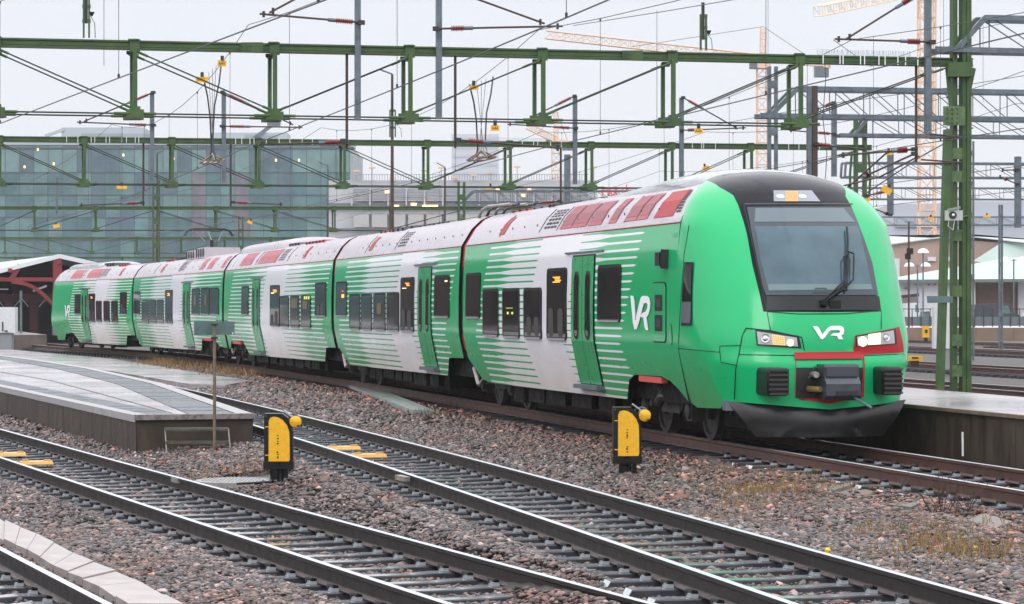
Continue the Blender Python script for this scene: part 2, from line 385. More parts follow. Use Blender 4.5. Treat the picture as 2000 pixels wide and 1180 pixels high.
def track(label, fx, z, z0, z1, group, zi0, zi1, side=RSIDE, step=1.5, fasten=True, limit=98):
    Zs = np.arange(z0, z1, step); ctr = [Vector((float(fx(Z)), float(Z), 0)) for Z in Zs]
    org = Vector((ctr[0].x, ctr[0].y, z - .19)); root = thing('railway_track', org, label, 'railway track', group)
    for s in (-1, 1):
        pts = []
        for i, p in enumerate(ctr):
            d = (ctr[min(i + 1, len(ctr) - 1)] - ctr[max(i - 1, 0)]).normalized(); pts.append(p + Vector((d.y, -d.x, 0)) * .7525 * s)
        rail_mesh('rail', pts, z, root, org, side)
    # walk along the centre line
    Zc = z0; n = 0; far = MB()
    while Zc < z1:
        d = Vector((float(fx(Zc + .5) - fx(Zc - .5)), 1, 0)).normalized(); a = math.atan2(-d.x, d.y)
        p = Vector((float(fx(Zc)), Zc, z - .190))
        if zi0 <= Zc <= zi1 and n < limit:
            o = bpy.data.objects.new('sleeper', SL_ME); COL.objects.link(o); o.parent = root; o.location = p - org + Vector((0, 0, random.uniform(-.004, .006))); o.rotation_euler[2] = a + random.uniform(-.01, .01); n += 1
            if fasten and Zc < 62:
                for s in (-.7525, .7525):
                    for rz_ in (0, math.pi): c = bpy.data.objects.new('rail_fastener', CL_ME); COL.objects.link(c); c.parent = o; c.location = (s, 0, 0.0); c.rotation_euler[2] = rz_
        elif not (zi0 <= Zc <= zi1):
            x = Vector((d.y, -d.x, 0)); far.box(p - Vector((0, 0, .07)), (2.5, .24, .14), SLEEP, (x, d, Vector((0, 0, 1))))
        Zc += .72 * d.y
    if far.v: tag(far.build('sleepers_far', root, org), kind='stuff')
    return root
trA = track('middle track running past the left platform end with a yellow balise pair between its rails', xA, ZA, 15.5, 108, None, 15.5, 82)
trB = track('near track crossing the lower left with wet dark sleepers, closest to the cable trough slabs', xB, ZB, 17.5, 84, None, 17.5, 84)
track('track cut off by the bottom left corner beside the concrete slabs', xC, ZB, 15.5, 60, None, 15.5, 60)
track('rusty railed track the green train stands on', xT, 0.0, 22, 178, None, 22, 40, side=RSIDER, fasten=True)
# ================================================================= the train
PZ = [(.45, 1.40), (.50, 1.405), (.80, 1.47), (1.15, 1.545), (1.42, 1.60), (1.60, 1.61), (2.2, 1.61), (2.8, 1.59), (3.2, 1.555), (3.215, 1.55)]
def wprof(z): return float(np.interp(z, [p[0] for p in PZ], [p[1] for p in PZ]))
CARS = []
for k in range(5):
    a, b = J[k], J[k + 1]; d = (b - a).normalized(); CARS.append(dict(O=a, d=d, e=Vector((-d.y, d.x, 0)), L=(b - a).length))
def W3(c, u, w, z): return c['O'] + c['d'] * u + c['e'] * w + Vector((0, 0, z))
def side_uz(c, x, y, w=None):
    r = (x - 1000) / F; ww = w or 1.6; O, d, e = c['O'], c['d'], c['e']
    for _ in range(5):
        u = (r * (O.y + e.y * ww) - O.x - e.x * ww) / (d.x - r * d.y); Z = O.y + d.y * u + e.y * ww; z = H + (600 - y) * Z / F
        if w is None: ww = wprof(z)
    return u, z
def sp_(c, u, z, off=0.0): return W3(c, u, wprof(z) + off, z)
# nose shape ------------------------------------------------------
zk = [.5, 1.18, 1.26, 1.33, 1.5, 1.7, 1.92, 2.2, 2.6, 3.0, 3.44, 3.7, 3.85, 3.95, 4.0, 4.015]
uk = [-.06, -.06, -.03, .03, .03, .06, .15, .28, .53, .83, 1.28, 1.68, 2.02, 2.38, 2.72, 3.0]
def U0(z): return float(np.interp(z, zk, uk))
def Ub(z): return float(np.interp(z, [.5, 3.2, 3.6, 3.8, 3.92, 4.015], [2.0, 2.0, 2.25, 2.5, 2.9, 3.3]))
def Wn(z): return float(np.interp(z, [.5, .8, 1.15, 1.42, 1.6, 2.2, 2.8, 3.2, 3.45, 3.65, 3.82, 3.93, 3.985, 4.015], [1.405, 1.47, 1.545, 1.60, 1.61, 1.61, 1.59, 1.545, 1.42, 1.27, 1.03, .77, .48, .02]))
def pn(z): return float(np.interp(z, [.5, 1.3, 1.9, 3.0, 4.0], [3.3, 3.3, 2.7, 2.3, 2.0]))
def Un(w, z):
    t = min(1.0, abs(w) / max(Wn(z), 1e-3)); p = pn(z); return U0(z) + (Ub(z) - U0(z)) * (1 - (1 - t ** p) ** (1 / p))
def npt(w, z, off=0.0):
    u = Un(w, z)
    if off:
        h = .012; w_ = max(-Wn(z) + .03, min(Wn(z) - .03, w)); du_w = (Un(w_ + h, z) - Un(w_ - h, z)) / (2 * h); du_z = (Un(w_, z + h) - Un(w_, z - h)) / (2 * h)
        n = Vector((-1, du_w, du_z)).normalized(); return Vector((u, w, z)) + n * off
    return Vector((u, w, z))
C1 = CARS[0]
def toW(v): return W3(C1, v[0], v[1], v[2])
def ninv(x, y):
    for _ in range(40):
        r_ = ninv0(x, y)
        if r_: return r_
        x += -1 if x > 1600 else 1
    return (0, 2)
def ninv0(x, y):
    def loc(Z):
        p = P(x, y, Z) - C1['O']; return p.dot(C1['d']), p.dot(C1['e']), p.z
    def inside(Z):
        u, w, z = loc(Z); return z < 4.01 and abs(w) < Wn(z) and u > Un(w, z)
    Z = 36.0
    while Z < 42.5 and not inside(Z): Z += .02
    if Z >= 42.5: return None
    lo, hi = Z - .02, Z
    for _ in range(12):
        m = (lo + hi) / 2
        if inside(m): hi = m
        else: lo = m
    u, w, z = loc(hi); return w, z
# paint -----------------------------------------------------------
GREENP = (.0, .385, .128); WHITEP = (.80, .78, .82)
def paint(name, duty=None, L=1, gmask=None):
    m = bpy.data.materials.new(name); m.use_nodes = True; n = m.node_tree; b = n.nodes['Principled BSDF']; LK = n.links.new
    def N(t, **k):
        q = n.nodes.new(t)
        for a, v in k.items(): setattr(q, a, v)
        return q
    def M(op, a, b_=None, c_=None):
        q = N('ShaderNodeMath', operation=op)
        for i, v in enumerate((a, b_, c_)):
            if v is None: continue
            if isinstance(v, (int, float)): q.inputs[i].default_value = v
            else: LK(v, q.inputs[i])
        return q.outputs[0]
    at = N('ShaderNodeAttribute', attribute_name='uwz'); sx = N('ShaderNodeSeparateXYZ'); LK(at.outputs['Vector'], sx.inputs[0])
    u, w, z = sx.outputs
    def ramp(fac, stops):
        r = N('ShaderNodeValToRGB'); e = r.color_ramp.elements
        for i, (p, v) in enumerate(stops):
            q = e[i] if i < 2 else e.new(p)
            q.position = p; q.color = (v, v, v, 1)
        LK(fac, r.inputs[0]); return r.outputs[0]
    def mix(f, a, b_):
        q = N('ShaderNodeMix', data_type='RGBA')
        for i, v in ((0, f), (6, a), (7, b_)):
            if isinstance(v, tuple): q.inputs[i].default_value = (*v, 1)
            elif isinstance(v, (int, float)): q.inputs[i].default_value = v
            else: LK(v, q.inputs[i])
        return q.outputs[2]
    col = GREENP
    if duty:
        ue = M('ADD', u, M('MULTIPLY', M('ABSOLUTE', M('SUBTRACT', z, 1.40)), .75))
        dt = ramp(M('DIVIDE', ue, L + 3.0), [(p / (L + 3.0), v) for p, v in duty])
        fr = M('ABSOLUTE', M('SUBTRACT', M('FRACT', M('DIVIDE', z, .122)), .5))
        isw = M('LESS_THAN', fr, M('MULTIPLY', dt, .5)); isw = M('MULTIPLY', isw, M('GREATER_THAN', dt, .05))
        col = mix(isw, GREENP, WHITEP)
    if gmask:
        gm = ramp(M('DIVIDE', M('SUBTRACT', z, 1.8), 2.3), [((p - 1.8) / 2.3, v / 1.7) for p, v in gmask])
        isb = M('LESS_THAN', M('ABSOLUTE', w), M('MULTIPLY', gm, 1.7))
        col = mix(isb, col, (.008, .009, .013))
    nz_ = N('ShaderNodeTexNoise'); nz_.inputs['Scale'].default_value = 1.1; nz_.inputs['Detail'].default_value = 8; nz_.inputs['Roughness'].default_value = .7; LK(at.outputs['Vector'], nz_.inputs[0])
    d1 = N('ShaderNodeMapRange'); d1.inputs[1].default_value = 1.32; d1.inputs[2].default_value = .55; LK(M('ADD', z, M('MULTIPLY', M('SUBTRACT', nz_.outputs[0], .5), .7)), d1.inputs[0])
    far = M('MULTIPLY', d1.outputs[0], .50)
    if gmask: far = M('MULTIPLY', far, M('GREATER_THAN', M('SUBTRACT', u, M('MULTIPLY', z, .35)), .45))
    col = mix(far, col, mix(isw, (.085, .11, .045), (.40, .31, .23)) if duty else (.10, .12, .05))
    st = N('ShaderNodeTexNoise'); st.inputs['Scale'].default_value = 1; mp = N('ShaderNodeMapping'); mp.inputs['Scale'].default_value = (14, 2, .6); LK(at.outputs['Vector'], mp.inputs[0]); LK(mp.outputs[0], st.inputs[0])
    sm = N('ShaderNodeMapRange'); sm.inputs[1].default_value = .45; sm.inputs[2].default_value = .8; sm.inputs[4].default_value = .035; LK(st.outputs[0], sm.inputs[0])
    col = mix(sm.outputs[0], col, (.25, .22, .19))
    if gmask: LK(M('SUBTRACT', .35, M('MULTIPLY', isb, .27)), b.inputs['Specular IOR Level']); LK(M('MULTIPLY', M('SUBTRACT', 1.0, isb), .12), b.inputs['Coat Weight'])
    LK(col, b.inputs['Base Color']); rr = M('ADD', .16, M('MULTIPLY', d1.outputs[0], .35)); LK(rr, b.inputs['Roughness'])
    b.inputs['Specular IOR Level'].default_value = .35; b.inputs['Coat Weight'].default_value = .12; b.inputs['Coat Roughness'].default_value = .05
    bp = N('ShaderNodeBump'); bp.inputs['Strength'].default_value = .12; bp.inputs['Distance'].default_value = .02; LK(nz_.outputs[0], bp.inputs['Height']); LK(bp.outputs[0], b.inputs['Normal'])
    return m
ROOFP = mat('roof_panel_paint', (.34, .295, .33), .30, col2=(.41, .36, .395), scale=1.5, coat=.2)
ROOFT = mat('roof_top_grey', (.13, .13, .145), .4, var=.3, scale=2)
WETG = mat('wet_grey_fairing', (.20, .21, .225), .12, col2=(.13, .135, .15), scale=3, coat=.6, bump=.15)
REDP = mat('red_paint', (.34, .006, .012), .45, spec=.3)
REDD = mat('dark_red_bellows', (.30, .015, .02), .5, var=.3)
PINK = mat('red_mesh_panel', (.42, .09, .11), .5, col2=(.34, .06, .08), scale=30)
UND = mat('underframe_black', (.005, .0045, .004), .7, var=.5, scale=5, bump=.4, spec=.15)
BOG = mat('bogie_dirty_metal', (.022, .018, .014), .55, var=.5, scale=6, bump=.3)
STEEL = mat('bright_steel', (.35, .33, .30), .3, metal=.6, var=.3)
GLASS = mat('dark_window_glass', (.006, .006, .0065), .05, spec=.2, col2=(.018, .017, .016), scale=2.5)
GLASSF = mat('windscreen_glass', (.022, .062, .085), .10, col2=(.045, .095, .12), scale=1.5, coat=.2)
GLASSU = mat('windscreen_upper', (.08, .118, .138), .2, coat=.3)
GLASSM = mat('windscreen_band', (.007, .022, .034), .12, coat=.3)
FRM = mat('window_rubber', (.008, .008, .008), .5, spec=.2)
SEAM = mat('panel_seam', (.006, .03, .012), .6)
AMB = mat('amber_display', (.8, .3, .02), .5, emit=(1, .30, .03), estr=2.2)
LEDA = mat('led_amber', (.2, .1, .02), .6, emit=(1, .56, .20), estr=1.0)
LEDW = mat('led_white', (.3, .25, .2), .5, emit=(1, .80, .50), estr=1.7)
LENS = mat('lamp_lens', (.34, .33, .33), .12, coat=.5)
CHR = mat('lamp_chrome', (.5, .5, .52), .15, metal=.8)
PLOW = mat('plough_black', (.014, .0135, .014), .35, var=.35, scale=3, bump=.15)
COUP = mat('coupler_grey', (.030, .037, .047), .35, var=.3, coat=.3)
MASKD = mat('mask_black', (.010, .011, .014), .35, spec=.3)
WARM = mat('cabin_lamp', (1, .7, .35), .5, emit=(1, .62, .25), estr=1.6)

train = thing('passenger_train', J[0], 'five carriage green and white striped electric multiple unit on the rusty railed track', 'train')
TO = J[0]
DUTY = [
 [(905, 0), (940, 0), (941, .29), (968, .29), (990, .75), (1036, .75), (1037, 1), (1113, 1), (1114, .85), (1145, .75), (1168, .29), (1228, .27), (1229, 0), (1330, 0)],
 [(654, 0), (668, 0), (669, .29), (700, .29), (716, .75), (772, .75), (773, 1), (812, 1), (813, .82), (832, .75), (850, .29), (880, .27), (881, 0), (900, 0)],
 [(438, 0), (449, 0), (450, .29), (478, .29), (500, .75), (513, .75), (514, 1), (553, 1), (554, .82), (578, .75), (602, .29), (636, .27), (637, 0), (650, 0)],
 [(261, 0), (270, 0), (271, .29), (290, .29), (302, .75), (330, .75), (331, 1), (352, 1), (353, .82), (374, .75), (390, .29), (426, .27), (427, 0), (436, 0)],
 [(125, 0), (138, 0), (138.6, .29), (155, .25), (166, .75), (181, .75), (182, 1), (206, 1), (207, .82), (218, .75), (230, .29), (252, .27), (253, 0), (260, 0)]]
BOT = [
 [(897, 699), (914, 699), (943, 741), (960, 748), (1225, 780), (1229, 742), (1240, 732), (1292, 735), (1310, 745), (1325, 760), (1345, 785), (1357, 796), (1412, 799)],
 [(655, 679), (663, 680), (683, 713), (870, 733), (875, 733), (877, 699), (897, 699)],
 [(440, 680), (451, 681), (452, 667), (474, 666), (488, 693), (630, 706), (635, 706), (637, 679), (655, 679)],
 [(262, 655), (264, 656), (278, 677), (388, 684), (393.5, 684), (395, 662), (414, 660), (431, 677), (438, 679)],
 [(118, 664), (127, 664), (128.6, 652), (143, 650), (156, 669), (240, 674), (246.5, 674), (248.5, 655), (261, 655)]]
GM = []
for (xl, yl), (xr, yr) in zip([(1498, 608), (1489, 563), (1478, 518), (1465, 457), (1452.5, 399), (1445, 382)], [(1721, 607), (1716, 563), (1707, 513), (1686, 450), (1667, 396), (1660, 383)]):
    a, b = ninv(xl, yl), ninv(xr, yr); GM.append(((a[1] + b[1]) / 2, (a[0] - b[0]) / 2))
print('GM', GM)
for q in [(1430, 365), (1412, 354), (1400, 350), (1640, 363)]: print(q, ninv(*q))
gmask = [(1.80, 0), (GM[0][0] - .012, 0), (GM[0][0] - .01, GM[0][1])] + sorted(GM[1:]) + [(3.72, .96), (3.84, .98), (3.9, 1.3), (4.1, 1.7)]
cabpaint = paint('cab_paint', None, 1, gmask)
def car_profile():
    full = [(w, z) for z, w in PZ[1:-1]] + [(1.545, 3.225), (1.50, 3.30), (1.34, 3.56), (1.15, 3.74), (.98, 3.82), (.6, 3.88), (0, 3.90)]
    return full
HP = car_profile()
for k, c in enumerate(CARS):
    L = c['L']; g0 = 2.0 if k == 0 else .22; g1 = L - (2.0 if k == 4 else .22)
    dst = sorted([(side_uz(c, x, 560)[0] + .75 * .8, v) for x, v in DUTY[k]]); c['duty'] = dst
    dst = [(max(0, min(L + 2.9, p)), v) for p, v in dst]
    pm = paint('livery_%d' % k, dst, L)
    bot = sorted([side_uz(c, x, y) for x, y in BOT[k]])
    bu, bz = [q[0] for q in bot], [q[1] for q in bot]
    def zb(u, bu=bu, bz=bz): return float(np.interp(u, bu, bz))
    c['zb'] = zb
    us = sorted(set([g0, g1] + [u for u in bu if g0 < u < g1] + list(np.arange(g0, g1, 1.0))))
    mb = MB(); att = []; n = len(HP); km = [mb.mi(pm), mb.mi(ROOFP), mb.mi(ROOFT)]
    ring = [(w, z) for w, z in HP] + [(-w, z) for w, z in HP[-2::-1]]
    nr = len(ring)
    for ui, u in enumerate(us):
        for w, z in ring:
            zz = z
            if z < 1.15: zz = zb(u) + (z - .5) / .65 * (1.15 - zb(u)) if zb(u) < 1.1 else 1.1 + (z - .5) / .65 * .05
            ww = math.copysign(wprof(zz), w) if z <= 3.2 else w
            uu = u
            if (k == 0 and ui == 0): uu = max(Ub(zz), 1.99)
            if (k == 4 and ui == len(us) - 1): uu = L - max(Ub(zz), 1.99)
            if k == 0 and ui > 0: uu = max(uu, Ub(zz) + .02 * ui)
            if k == 4 and ui < len(us) - 1: uu = min(uu, L - Ub(zz) - .02 * (len(us) - ui))
            mb.v.append(tuple(W3(c, uu, ww, zz))); att.append((uu, ww, zz))
    for i in range(len(us) - 1):
        for j in range(nr - 1):
            a = i * nr + j; mb.f.append([a, a + 1, a + nr + 1, a + nr])
            zm = (ring[j][1] + ring[j + 1][1]) / 2; mb.m.append(km[0] if zm < 3.21 else km[1] if zm < 3.83 else km[2])
    for i in (0, len(us) - 1):
        mb.f.append([i * nr + j for j in range(nr)]); mb.m.append(mb.mi(UND))
    mb.a = att
    body = mb.build('carriage_body', train, TO, smooth=25); c['body'] = body
    # thin dark red line at the gutter
    s = MB(); s.tube([W3(c, g0, 1.558, 3.21), W3(c, g1, 1.558, 3.21)], .011, REDD, n=4); s.build('gutter_line', body, TO)
    # cab
    if k in (0, 4):
        zl = [.5, .62, .8, 1.0, 1.12, 1.18, 1.26, 1.33, 1.42, 1.6, 1.8, 2.0, 2.2, 2.4, 2.6, 2.8, 3.0, 3.1, 3.2, 3.32, 3.44, 3.54, 3.62, 3.7, 3.77, 3.84, 3.9, 3.94, 3.97, 3.99, 4.003, 4.012, 4.0149]
        nth = 56; mb = MB(); att = []; kk = mb.mi(cabpaint)
        for z in zl:
            for j in range(nth + 1):
                th = -math.pi / 2 + math.pi * j / nth; p = pn(z)
                w = Wn(z) * math.copysign(abs(math.sin(th)) ** (2 / p), math.sin(th)); u = Ub(z) - (Ub(z) - U0(z)) * abs(math.cos(th)) ** (2 / p)
                if j in (0, nth): u = Ub(z) + .01
                zz = z
                if z < 1.15:
                    b_ = zb(u) if (k == 0 and u > .75) else (.56 + .10 * min(1, abs(w) / 1.2) if k == 0 else .6); b_ = min(b_, 1.1); zz = b_ + (z - .5) / .65 * (1.15 - b_)
                uu = u if k == 0 else L - u
                mb.v.append(tuple(W3(c, uu, w, zz))); att.append((u, w, zz))
        for i in range(len(zl) - 1):
            for j in range(nth):
                a = i * (nth + 1) + j; mb.f.append([a, a + 1, a + nth + 2, a + nth + 1]); mb.m.append(kk)
        mb.a = att
        c['cab'] = mb.build('driver_cab', train, TO, smooth=40)
# generic decoration on the side ----------------------------------
def rr(u0, u1, z0, z1, r, n=4):
    out = []
    for cx, cz, a0 in ((u1 - r, z1 - r, 0), (u0 + r, z1 - r, 90), (u0 + r, z0 + r, 180), (u1 - r, z0 + r, 270)):
        for i in range(n + 1):
            a = math.radians(a0 + 90 * i / n); out.append((cx + r * math.cos(a), cz + r * math.sin(a)))
    return out
def ring_mesh(mb, outer, inner, fn, o1, o2, m):
    n = len(outer); A = [fn(*p, o1) for p in outer]; B = [fn(*p, o2) for p in inner]; C_ = [fn(*p, -.02) for p in outer]
    mb.add(A + B + C_, [(i, (i + 1) % n, n + (i + 1) % n, n + i) for i in range(n)] + [(i, (i + 1) % n, 2 * n + (i + 1) % n, 2 * n + i) for i in range(n)], m)
SEATG = mat('seat_grey', (.026, .026, .028), .5); SEATB = mat('seat_brown', (.026, .02, .015), .5)
LEDGE = mat('window_ledge', (.30, .30, .31), .25)
def window(c, x0, x1, y0, y1, glow=None, name='window'):
    xm = (x0 + x1) / 2; ua, _ = side_uz(c, x1, 580); ub, _ = side_uz(c, x0, 580)
    z1 = side_uz(c, xm, y0)[1]; z0 = side_uz(c, xm, y1)[1]
    fn = lambda u, z, o: sp_(c, u, z, o)
    mb = MB(); r = min(.10, (ub - ua) * .2); ring_mesh(mb, rr(ua, ub, z0, z1, r), rr(ua + .05, ub - .05, z0 + .05, z1 - .05, r * .6), fn, .022, .016, FRM)
    inn = rr(ua + .05, ub - .05, z0 + .05, z1 - .05, r * .6)
    mb.poly([fn(*p, .017) for p in inn], GLASS)
    mb.bar(fn(ua + .1, z0 + .015, .03), fn(ub - .1, z0 + .015, .03), .02, .03, LEDGE)  # pale bar paints the lit line along the bottom ledge
    hh0 = z1 - z0; rs_ = random.Random(int(x0 * 10))
    for k_ in range(2 if hh0 > .98 or rs_.random() < .3 else 0):
        cu = ua + (ub - ua) * (.30 + .42 * k_ + rs_.uniform(-.06, .06)); top_ = z0 + .05 + hh0 * rs_.uniform(.25, .42); hw_ = (ub - ua) * .13
        mb.poly([fn(*p, .0185) for p in rr(cu - hw_, cu + hw_, z0 + .055, top_, hw_ * .5, 2)], SEATG if rs_.random() < .6 else SEATB)
    w = mb.build(name, c['body'], TO)
    if glow:
        g_ = MB()
        for (fx, fz, fw, fh, m) in glow:
            u = ub + (ua - ub) * fx; z = z1 + (z0 - z1) * fz; hw = (ub - ua) * fw / 2; hh = (z1 - z0) * fh / 2
            g_.poly([fn(u - hw, z - hh, .021), fn(u + hw, z - hh, .021), fn(u + hw, z + hh, .021), fn(u - hw, z + hh, .021)], m)
        g_.build('display', w, TO)
    return w
def bars(fx, fz, w, n=4, m=AMB): return [(fx + .04 * ((i * 7) % 3 - 1), fz + i * .022, w - .06 * ((i * 5) % 3), .012, m) for i in range(n)]
SEAT = mat('seat_yellow_brown', (.10, .085, .035), .6)
YTXT = mat('yellow_led_text', (.4, .4, .05), .5, emit=(.75, .75, .10), estr=.7)
WIN = [
 [(910.5, 938.5, 533, 622), (944, 974, 564, 657), (982.5, 1015, 563, 660, [(.45, .40, .42, .010, YTXT), (.35, .50, .10, .05, YTXT), (.62, .50, .10, .045, YTXT)]), (1024, 1058.5, 562, 662), (1068.6, 1107, 523.6, 664, bars(.55, .13, .36, 4)), (1168, 1213, 517, 629)],
 [(657, 677.6, 549.8, 618, [(.65, .28, .12, .04, mat('door_lamp_red', (.8, .05, .1), .5, emit=(1, .03, .12), estr=1)), (.68, .42, .2, .10, AMB)]), (683.4, 703.8, 574, 644), (706.3, 727, 573.5, 644.6), (730.5, 753.3, 572, 645.4, [(.5, .42, .36, .28, SEAT)]), (756.4, 780, 571, 647), (783, 809, 541.7, 648, bars(.55, .11, .3, 3) + [(.3, .2, .3, .012, WARM)]), (848.7, 878, 537, 620.5, [(.8, .15, .16, .035, WARM)])],
 [(472.4, 486, 559, 615.4), (527.9, 546.2, 557, 638, bars(.55, .12, .4, 3) + [(.3, .19, .3, .02, WARM)]), (547.4, 564.7, 578, 638.8), (567.8, 585, 577, 640, [(.45, .25, .7, .28, SEAT)]), (588.6, 607.2, 576.5, 640.8, [(.45, .3, .5, .24, SEAT), (.42, .08, .14, .09, YTXT), (.62, .08, .14, .09, YTXT), (.85, .08, .14, .09, YTXT)]), (616, 637.2, 551.8, 618.4)],
 [(261.9, 274, 569.3, 614.4), (277.4, 290.7, 585.2, 631), (292.3, 305.4, 585.2, 631), (307, 320.3, 585, 631), (323.2, 337.4, 566.5, 632, bars(.5, .10, .3, 4)), (374.9, 390.3, 563.4, 614.4, [(.45, .45, .3, .4, SEAT)]), (392.7, 409.3, 562.2, 614.9, [(.6, .45, .2, .4, SEAT)]), (410.2, 427.6, 562, 615)],
 [(146.4, 157.8, 574.5, 614), (173.2, 186, 573.3, 629.3, bars(.5, .12, .3, 3)), (188, 199.3, 587.6, 629), (202.9, 214.8, 587.5, 629), (218, 230.7, 587, 630.3), (234.7, 248, 570.5, 614.4)]]
DOORS = [(1118, 1161, 501, 748), (817.5, 843, 523, 714), (493.5, 508, 547, 685), (358, 372, 555, 674), (160, 172.5, 566, 663)]
DGREEN = mat('door_green', (.0, .29, .085), .3, coat=.1, var=.08, scale=2)
DGREEN2 = mat('door_green_lit_top', (.11, .33, .03), .3, coat=.3)
for k, c in enumerate(CARS):
    for wd in WIN[k]: window(c, *wd)
    x0, x1, y0, y1 = DOORS[k]; ua = side_uz(c, x1, 560)[0]; ub = side_uz(c, x0, 560)[0]; zt = side_uz(c, (x0 + x1) / 2, y0)[1]; zbm = side_uz(c, (x0 + x1) / 2, y1)[1]
    fn = lambda u, z, o: sp_(c, u, z, o); um = (ua + ub) / 2
    zs = [zbm] + [z for z, _ in PZ if zbm + .03 < z < zt - .03] + [zt]
    fr = MB(); fr.grid([[fn(ua - .03, z, .004), fn(ub + .03, z, .004)] for z in [zbm - .03] + zs[1:-1] + [zt + .03]], SEAM); fr.build('door_surround', c['body'], TO)
    for a, b in ((ua, um - .012), (um + .012, ub)):
        mb = MB(); mb.grid([[fn(a, z, .024), fn(b, z, .024)] for z in zs], DGREEN)
        wz0, wz1 = side_uz(c, x0, y0 + (y1 - y0) * .655)[1], zt - .24
        mid = (a + b) / 2; hw = (b - a) * .24
        pts = rr(mid - hw, mid + hw, wz0, wz1, hw * .95)
        mb.poly([fn(*p, .031) for p in pts], FRM); pts = rr(mid - hw * .6, mid + hw * .6, wz0 + .06, wz1 - .06, hw * .55); mb.poly([fn(*p, .035) for p in pts], GLASS)
        mb.build('door', c['body'], TO)
    st = MB(); st.box(W3(c, um, 1.5, zbm - .05), (ub - ua + .1, .16, .07), GALV, (c['d'], c['e'], Vector((0, 0, 1)))); st.build('door_step', c['body'], TO)
    rl = MB(); rl.bar(fn(ua - .55, zt + .07, .02), fn(ub + .5, zt + .07, .02), .03, .03, GALV); rl.build('door_rail', c['body'], TO)
# joints (bellows) ------------------------------------------------
for k in range(1, 5):
    a, b = CARS[k - 1], CARS[k]; mb = MB(); prof = [(w - .05, z) for w, z in HP if z > .95]; prof = [(1.36, .95)] + prof
    prof[-1] = (0, 3.84); ring = prof + [(-w, z) for w, z in prof[-2::-1]]
    rows = []
    for t in (-.30, -.2, -.1, 0, .1, .2, .3):
        c = a if t < 0 else b; uu = (a['L'] + t) if t < 0 else t; ins = .03 if int(round(t * 10)) % 2 else 0
        rows.append([W3(c, uu, w - math.copysign(ins, w), z - (ins if z > 3.3 else 0)) for w, z in ring])
    o = len(mb.v); nr = len(ring); mb.grid(rows, BLK); red = mb.mi(REDP); dred = mb.mi(REDD)
    for i in range(6):
        for j in range(nr - 1):
            zm = (ring[j][1] + ring[j + 1][1]) / 2
            if zm > 2.7: mb.m[i * (nr - 1) + j] = red
            elif zm < 1.4: mb.m[i * (nr - 1) + j] = dred
    mb.build('gangway_bellows', train, TO, smooth=30)
# underframe + bogies ---------------------------------------------
for k, c in enumerate(CARS):
    L = c['L']; ax = (c['d'], c['e'], Vector((0, 0, 1))); mb = MB()
    a0, a1 = (1.2 if k == 0 else .5), L - (1.5 if k == 4 else .5)
    mb.box(W3(c, (a0 + a1) / 2, 0, .80), (a1 - a0, 2.5, .5), UND, ax)
    b0, b1 = (6.2 if k == 0 else 3.4), L - (6.2 if k == 4 else 3.4)
    mb.box(W3(c, (b0 + b1) / 2, 0, .42), (b1 - b0, 2.3, .36), UND, ax)
    u = b0 + .6
    while u < b1 - .8:
        l = random.uniform(.6, 1.5); mb.box(W3(c, u + l / 2, 1.12, random.uniform(.36, .42)), (l, .3, random.uniform(.2, .34)), UND, ax); u += l + random.uniform(.15, .5)
    mb.build('underframe', c['body'], TO)
def wheel(c, u, par):
    mb = MB()
    for s in (1, -1):
        mb.lathe(W3(c, u, s * .70, .46), c['e'] * s, [(0, .48), (.03, .485), (.035, .455), (.13, .455), (.135, .38), (.10, .36), (.09, .16), (.15, .14), (.17, .05)], BOG, 24)
    mb.tube([W3(c, u, -.7, .46), W3(c, u, .7, .46)], .09, BOG, 10)
    return mb.build('wheelset', par, TO, smooth=35)
def bogie(c, u0, u1):
    mb = MB(); ax = (c['d'], c['e'], Vector((0, 0, 1))); m = (u0 + u1) / 2
    for s in (1, -1):
        w = s * 1.02
        mb.bar(W3(c, u0 - .35, w, .62), W3(c, u0 + .55, w, .62), .12, .16, BOG); mb.bar(W3(c, u1 - .55, w, .62), W3(c, u1 + .35, w, .62), .12, .16, BOG)
        mb.bar(W3(c, u0 + .55, w, .62), W3(c, m - .45, w, .46), .12, .16, BOG); mb.bar(W3(c, u1 - .55, w, .62), W3(c, m + .45, w, .46), .12, .16, BOG)
        mb.bar(W3(c, m - .5, w, .46), W3(c, m + .5, w, .46), .14, .18, BOG)
        for u in (u0, u1):
            mb.box(W3(c, u, w + s * .05, .44), (.30, .18, .30), BOG, ax); mb.lathe(W3(c, u, w + s * .12, .44), c['e'] * s, [(0, .13), (.05, .12), (.07, .05)], BOG, 12)
            for q in (-.22, .22): mb.lathe(W3(c, u + q, w, .54), (0, 0, 1), [(0, .08), (.26, .08)], DARKM, 10)
        mb.lathe(W3(c, m, w, .56), (0, 0, 1), [(0, .25), (.05, .28), (.12, .24), (.18, .28), (.26, .22)], DARKM, 16)
        mb.tube([W3(c, m - .5, w + s * .16, .98), W3(c, m + .25, w + s * .2, .50)], .05, STEEL, 8); mb.tube([W3(c, m - .1, w + s * .18, .72), W3(c, m + .25, w + s * .2, .50)], .075, BOG, 8)
        mb.tube([W3(c, m + .7, w + s * .16, 1.0), W3(c, m + .72, w + s * .16, .45)], .045, BOG, 8)
        mb.tube([W3(c, m - .9, w + s * .1, 1.0), W3(c, m - 1.1, w + s * .12, .6), W3(c, m - .9, w + s * .12, .35)], .02, DARKM, 6)
    mb.bar(W3(c, m, -1.05, .5), W3(c, m, 1.05, .5), .5, .2, BOG)
    b = mb.build('bogie', train, TO, smooth=35); wheel(c, u0, b); wheel(c, u1, b)
bogie(C1, 2.9, 5.35)
for k in (1, 2): bogie(CARS[k - 1], CARS[k - 1]['L'] - 2.6, CARS[k - 1]['L'] - .1)
